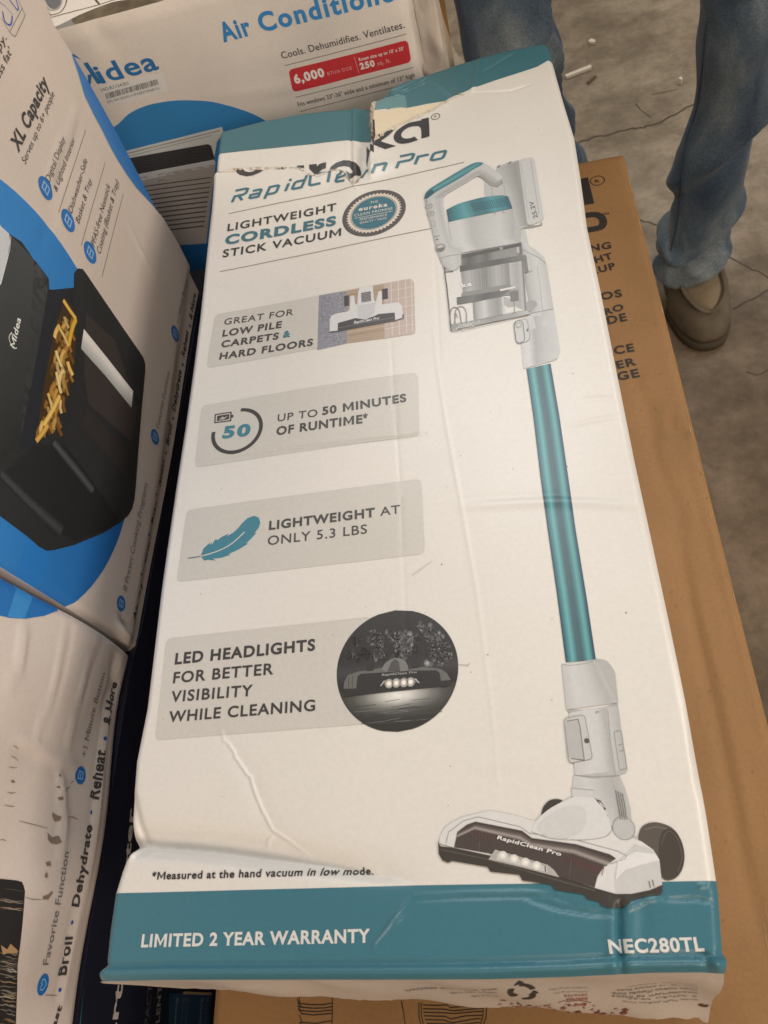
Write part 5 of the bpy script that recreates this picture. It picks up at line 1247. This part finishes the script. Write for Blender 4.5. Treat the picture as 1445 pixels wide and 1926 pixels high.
VR,FR=tube(extend(Rl,xm+.085)); VL,FL=tube(extend(Ll,xm-.085))
hips=[(np.array([xm,YL+.02,z]),r) for z,r in ((1.02,.165),(.95,.18),(.88,.185),(.82,.165),(.77,.10))]
VH,FH=tube(hips,28,.66)
V=VR+VL+VH; Fc=FR+[tuple(i+len(VR) for i in f) for f in FL]+[tuple(i+len(VR)+len(VL) for i in f) for f in FH]
me=bpy.data.meshes.new('j'); me.from_pydata([tuple(v) for v in V],[],Fc); me.update()
tmp=bpy.data.objects.new('j',me); COL.objects.link(tmp)
import bmesh
bm=bmesh.new(); bm.from_mesh(me); bmesh.ops.recalc_face_normals(bm,faces=bm.faces); bm.to_mesh(me); bm.free()
md=tmp.modifiers.new('r','REMESH'); md.mode='VOXEL'; md.voxel_size=.0045
ms=tmp.modifiers.new('s','SMOOTH'); ms.iterations=6; ms.factor=.5
bpy.context.view_layer.update()
jm=bpy.data.meshes.new_from_object(tmp.evaluated_get(bpy.context.evaluated_depsgraph_get())); bpy.data.objects.remove(tmp)
co=np.zeros(len(jm.vertices)*3); jm.vertices.foreach_get('co',co); co=co.reshape(-1,3)
no_=np.array([tuple(v.normal) for v in jm.vertices])
x,y,z=co.T
rt=x>xm
th=np.arctan2(y-YL-.02,x-np.where(rt,np.interp(z,[.1,.6],[.535,.60]),np.interp(z,[.1,.6],[.34,.30])))
def fold(cz,sl,wd,ht,an,xc):
    """a crease running obliquely round part of the leg"""
    zz=z-cz-sl*np.sin(th-an)-.010*np.sin(3*th+an); m=sstep(.5+.75*np.cos(th-an)); return ht*m*np.exp(-(zz/wd)**2)
d=np.zeros(len(co)); rw=np.random.default_rng(2)
for (cz,sl,wd,ht,an,xc,side) in [(.10,.02,.010,.010,-1.8,0,1),(.125,.03,.009,-.012,-2.2,0,1),(.145,-.03,.012,.010,-2.6,0,1),(.165,.04,.010,-.008,-.8,0,1),(.19,.05,.014,.007,-1.0,0,1),(.26,.08,.012,-.006,-2.4,0,1),(.31,.09,.016,.006,-2.2,0,1),
      (.40,.10,.014,-.009,-.7,0,1),(.44,.11,.018,.009,-.7,0,1),(.50,-.09,.013,-.008,-1.3,0,1),(.55,-.08,.018,.008,-1.2,0,1),(.60,.06,.013,-.008,-1.0,0,1),
      (.32,.06,.016,.006,-1.,0,0),(.40,-.07,.014,-.007,-.6,0,0),(.46,-.08,.018,.007,-.6,0,0),(.53,.07,.014,-.008,-1.2,0,0),(.58,.07,.018,.007,-1.2,0,0),(.64,-.05,.014,-.007,-.3,0,0)]:
    d+=np.where(rt==bool(side),fold(cz,sl,wd,ht,an,xc),0)
for k in range(10):
    a=rw.uniform(-1,1,3); a/=np.linalg.norm(a); f=rw.uniform(25,80); d+=.0016*np.sin(f*(co@a)+rw.uniform(0,6))
co+=no_*d[:,None]; jm.vertices.foreach_set('co',co.ravel()); jm.update()
mj,nt,b=newmat('washed_denim'); N=nt.nodes; L=nt.links; tc=N.new('ShaderNodeTexCoord')
mp=N.new('ShaderNodeMapping'); mp.inputs['Scale'].default_value=(1.6,1.6,.7); L.new(tc.outputs['Object'],mp.inputs['Vector'])
n1=N.new('ShaderNodeTexNoise'); n1.inputs['Scale'].default_value=7; n1.inputs['Detail'].default_value=7; n1.inputs['Distortion'].default_value=.6; L.new(mp.outputs[0],n1.inputs['Vector'])
r1=N.new('ShaderNodeValToRGB'); r1.color_ramp.elements[0].position=.34; r1.color_ramp.elements[0].color=(.030,.055,.105,1); r1.color_ramp.elements[1].position=.66; r1.color_ramp.elements[1].color=(.22,.27,.31,1)
e_=r1.color_ramp.elements.new(.5); e_.color=(.085,.125,.175,1); L.new(n1.outputs[0],r1.inputs[0])
n2=N.new('ShaderNodeTexNoise'); n2.inputs['Scale'].default_value=420; n2.inputs['Detail'].default_value=3; L.new(tc.outputs['Object'],n2.inputs['Vector'])
r2=N.new('ShaderNodeMapRange'); r2.inputs[1].default_value=.3; r2.inputs[2].default_value=.7; r2.inputs[3].default_value=.72; r2.inputs[4].default_value=1.2; L.new(n2.outputs[0],r2.inputs[0])
mx=N.new('ShaderNodeVectorMath'); mx.operation='SCALE'; L.new(r1.outputs[0],mx.inputs[0]); L.new(r2.outputs[0],mx.inputs['Scale']); L.new(mx.outputs[0],b.inputs['Base Color'])
bp=N.new('ShaderNodeBump'); bp.inputs['Distance'].default_value=.006; bp.inputs['Strength'].default_value=.5; L.new(n1.outputs[0],bp.inputs['Height']); L.new(bp.outputs[0],b.inputs['Normal'])
b.inputs['Roughness'].default_value=.9; b.inputs['Specular IOR Level'].default_value=.15; b.inputs['Sheen Weight'].default_value=.15
jm.materials.clear(); jm.materials.append(mj)
for p in jm.polygons: p.use_smooth=True
jo=bpy.data.objects.new('jeans',jm); link(jo,person); fixpar(jo)
# side seam and hem stitching of the near leg
def seam(px_,off,mat,r_=.0016,name='seam'):
    from mathutils.bvhtree import BVHTree
    bv=BVHTree.FromPolygons([tuple(v.co) for v in jm.vertices],[tuple(p.vertices) for p in jm.polygons]); P=[]
    for (a_,b_) in px_:
        h=bv.ray_cast(Vector(CAM),Vector(ray(a_,b_)).normalized())
        if h[0] is not None: P.append((np.array(h[0]),r_))
    if len(P)>2:
        v,f=tube(P,6,1.); o=mesh_obj(name,v,f,mat,None,True); o.parent=jo
MST=card_mat('denim_seam',(.05,.075,.115),rough=.9,spec=.1); MTH=card_mat('pale_stitching',(.22,.24,.26),rough=.9,spec=.1)
seam(cr([(1330,40),(1322,120),(1312,200),(1290,270),(1282,345),(1274,420),(1262,470)],8),0,MST)
seam(cr([(1262,520),(1285,526),(1310,521),(1332,508)],10),0,MTH,.0012,'hem_stitching')
# the rest of the figure, above the frame
def remesh(parts,name,mat):
    V=[];Fc=[]
    for v,f in parts: Fc+=[tuple(i+len(V) for i in q_) for q_ in f]; V+=v
    me=bpy.data.meshes.new(name); me.from_pydata([tuple(map(float,v)) for v in V],[],Fc)
    bm=bmesh.new(); bm.from_mesh(me); bmesh.ops.recalc_face_normals(bm,faces=bm.faces); bm.to_mesh(me); bm.free()
    o=bpy.data.objects.new(name,me); COL.objects.link(o)
    m_=o.modifiers.new('r','REMESH'); m_.mode='VOXEL'; m_.voxel_size=.009; m_=o.modifiers.new('s','SMOOTH'); m_.iterations=5
    bpy.context.view_layer.update(); out=bpy.data.meshes.new_from_object(o.evaluated_get(bpy.context.evaluated_depsgraph_get())); bpy.data.objects.remove(o)
    out.materials.clear(); out.materials.append(mat)
    for p in out.polygons: p.use_smooth=True
    o=bpy.data.objects.new(name,out); link(o,person); fixpar(o); return o
def limb(P,fl=1.):
    P=[(np.array(p),r) for p,r in P]; return tube(P,16,fl)
yb_=YL+.02
arm=lambda sd,k_=1.:limb([(p_,r_*k_) for p_,r_ in [((xm+sd*.17,yb_,1.42),.06),((xm+sd*.21,yb_,1.36),.062),((xm+sd*.25,yb_+.01,1.22),.05),((xm+sd*.27,yb_+.02,1.10),.045),((xm+sd*.28,yb_,.98),.04),((xm+sd*.28,yb_-.02,.88),.034)]])
remesh([tube([(np.array([xm,yb_,z_]),r_) for z_,r_ in ((.90,.175),(1.0,.17),(1.15,.17),(1.28,.19),(1.38,.185),(1.43,.13),(1.47,.07))],28,.62),arm(1),arm(-1)],'shirt',card_mat('grey_cotton',(.12,.12,.125),rough=.9,spec=.1))
hand=lambda sd:[limb([((xm+sd*.28,yb_-.01,.90),.027),((xm+sd*.28,yb_-.025,.85),.033),((xm+sd*.28,yb_-.03,.80),.030)],.6)]+[limb([((xm+sd*.28+(k-1.5)*.016,yb_-.03,.81),.0095),((xm+sd*.28+(k-1.5)*.017,yb_-.04,.765),.009),((xm+sd*.28+(k-1.5)*.017,yb_-.055,.735-.008*(k in (1,2))),.008)]) for k in range(4)]+[limb([((xm+sd*.25,yb_-.03,.86),.011),((xm+sd*.235,yb_-.045,.82),.010),((xm+sd*.235,yb_-.055,.79),.009)])]
remesh([tube([(np.array([xm,yb_,z_]),r_*.9) for z_,r_ in ((.90,.175),(1.15,.17),(1.28,.19),(1.38,.185),(1.43,.13),(1.47,.075))],28,.62),arm(1,.8),arm(-1,.8),limb([((xm,yb_,1.43),.06),((xm,yb_-.005,1.52),.055)])]+[tube([(np.array([xm,yb_-.02,1.62+.118*math.sin(a_)]),.082*max(.15,math.cos(a_))) for a_ in np.linspace(-1.35,1.35,13)],20,1.2),limb([((xm,yb_-.11,1.635),.010),((xm,yb_-.125,1.60),.015)])]+hand(1)+hand(-1),'body',card_mat('skin',(.42,.26,.18),rough=.6))
# shoes
def shoe(cx_,cy_,rot,label=None):
    """slip-on: sole, tan upper, lighter vamp panel; toe points along -y before rotation"""
    cr_,sr_=math.cos(rot),math.sin(rot)
    def W(p):
        p=(p[0]*.93,p[1]*.93-.006,p[2]*.95)
        return (cx_+p[0]*cr_-p[1]*sr_,cy_+p[0]*sr_+p[1]*cr_,p[2])
    def outline(k=1.,n=40):
        out=[]
        for i in range(n):
            a=2*math.pi*i/n; s_=math.sin(a); c_=math.cos(a)
            wd=(.054 if s_<0 else .040)*k; ln=(.125)*k
            out.append((wd*np.sign(c_)*abs(c_)**.8,ln*np.sign(s_)*abs(s_)**.9))
        return out
    def loft(name,levels,mat,par):
        V=[];Fc=[];n=40
        for k,z_,dy,sq in levels:
            for (px_,py_) in outline(k): V.append(W((px_,py_*sq+dy,z_)))
        for i in range(len(levels)-1):
            for j in range(n): Fc.append((i*n+j,i*n+(j+1)%n,(i+1)*n+(j+1)%n,(i+1)*n+j))
        Fc.append(tuple(range((len(levels)-1)*n,len(levels)*n))); Fc.append(tuple(range(n))[::-1])
        o=mesh_obj(name,V,Fc,mat,None,True); o.parent=par
        if par is person: fixpar(o)
        return o
    up_=loft('shoe',[(1.0,.018,0,1),(1.03,.03,0,1),(1.0,.045,0,1),(.93,.058,.004,1),(.82,.070,.012,.97),(.72,.080,.022,.92),(.62,.088,.034,.86)],MSH,person)
    loft('sole',[(1.0,.001,0,1),(1.05,.004,0,1),(1.06,.014,0,1),(1.02,.019,0,1)],MSO,up_)
    # lighter vamp panel on the instep, with raised rim
    V=[];Fc=[];n=12;m=22
    for i in range(m+1):
        t_=(i/m)**1.7; yy=-.098+t_*.145; hw=.0345*math.sqrt(max(0,1-max(0,1-(t_+.001)/.42)**2))
        for j in range(n+1):
            s_=-1+2*j/n; zz=min(.100,.087+.022*t_)-.010*s_*s_-(.010*(1-t_/.25)**2 if t_<.25 else 0); V.append(W((hw*s_,yy,zz)))
    for i in range(m):
        for j in range(n): a=i*(n+1)+j; Fc.append((a,a+1,a+n+2,a+n+1))
    o=mesh_obj('vamp_panel',V,Fc,MVA,None,True); o.parent=up_
    so=o.modifiers.new('t','SOLIDIFY'); so.thickness=.012; so.offset=-1
    pp=[W((.036*math.sqrt(max(0,1-max(0,1-t_/.42)**2))*sd,-.100+t_*.12,.0855+.016*t_-.012*max(0,1-t_/.25)**2)) for sd,ts in ((-1,np.linspace(1,0,22)**1.8),(1,np.linspace(.05,1,21)**1.8)) for t_ in ts]
    v,f=tube([(np.array(p_),.0042) for p_ in pp],8,1.); o=mesh_obj('piping',v,f,MSH,None,True); o.parent=up_
    return up_
MSH=card_mat('tan_suede',(.15,.13,.10),rough=.85,noise=.2,nscale=40,fine=.08,spec=.15); MSO=card_mat('dark_sole',(.075,.062,.047),rough=.8,spec=.2); MVA=card_mat('tan_canvas',(.23,.19,.135),rough=.85,noise=.12,nscale=40,fine=.1,spec=.15)
f_=at(1316,606,2,.03); shoe(f_[0]+.004,f_[1]+.085,.06)
g_=Ll[-1][0]; shoe(g_[0]+.0,g_[1]-.02,-.25)
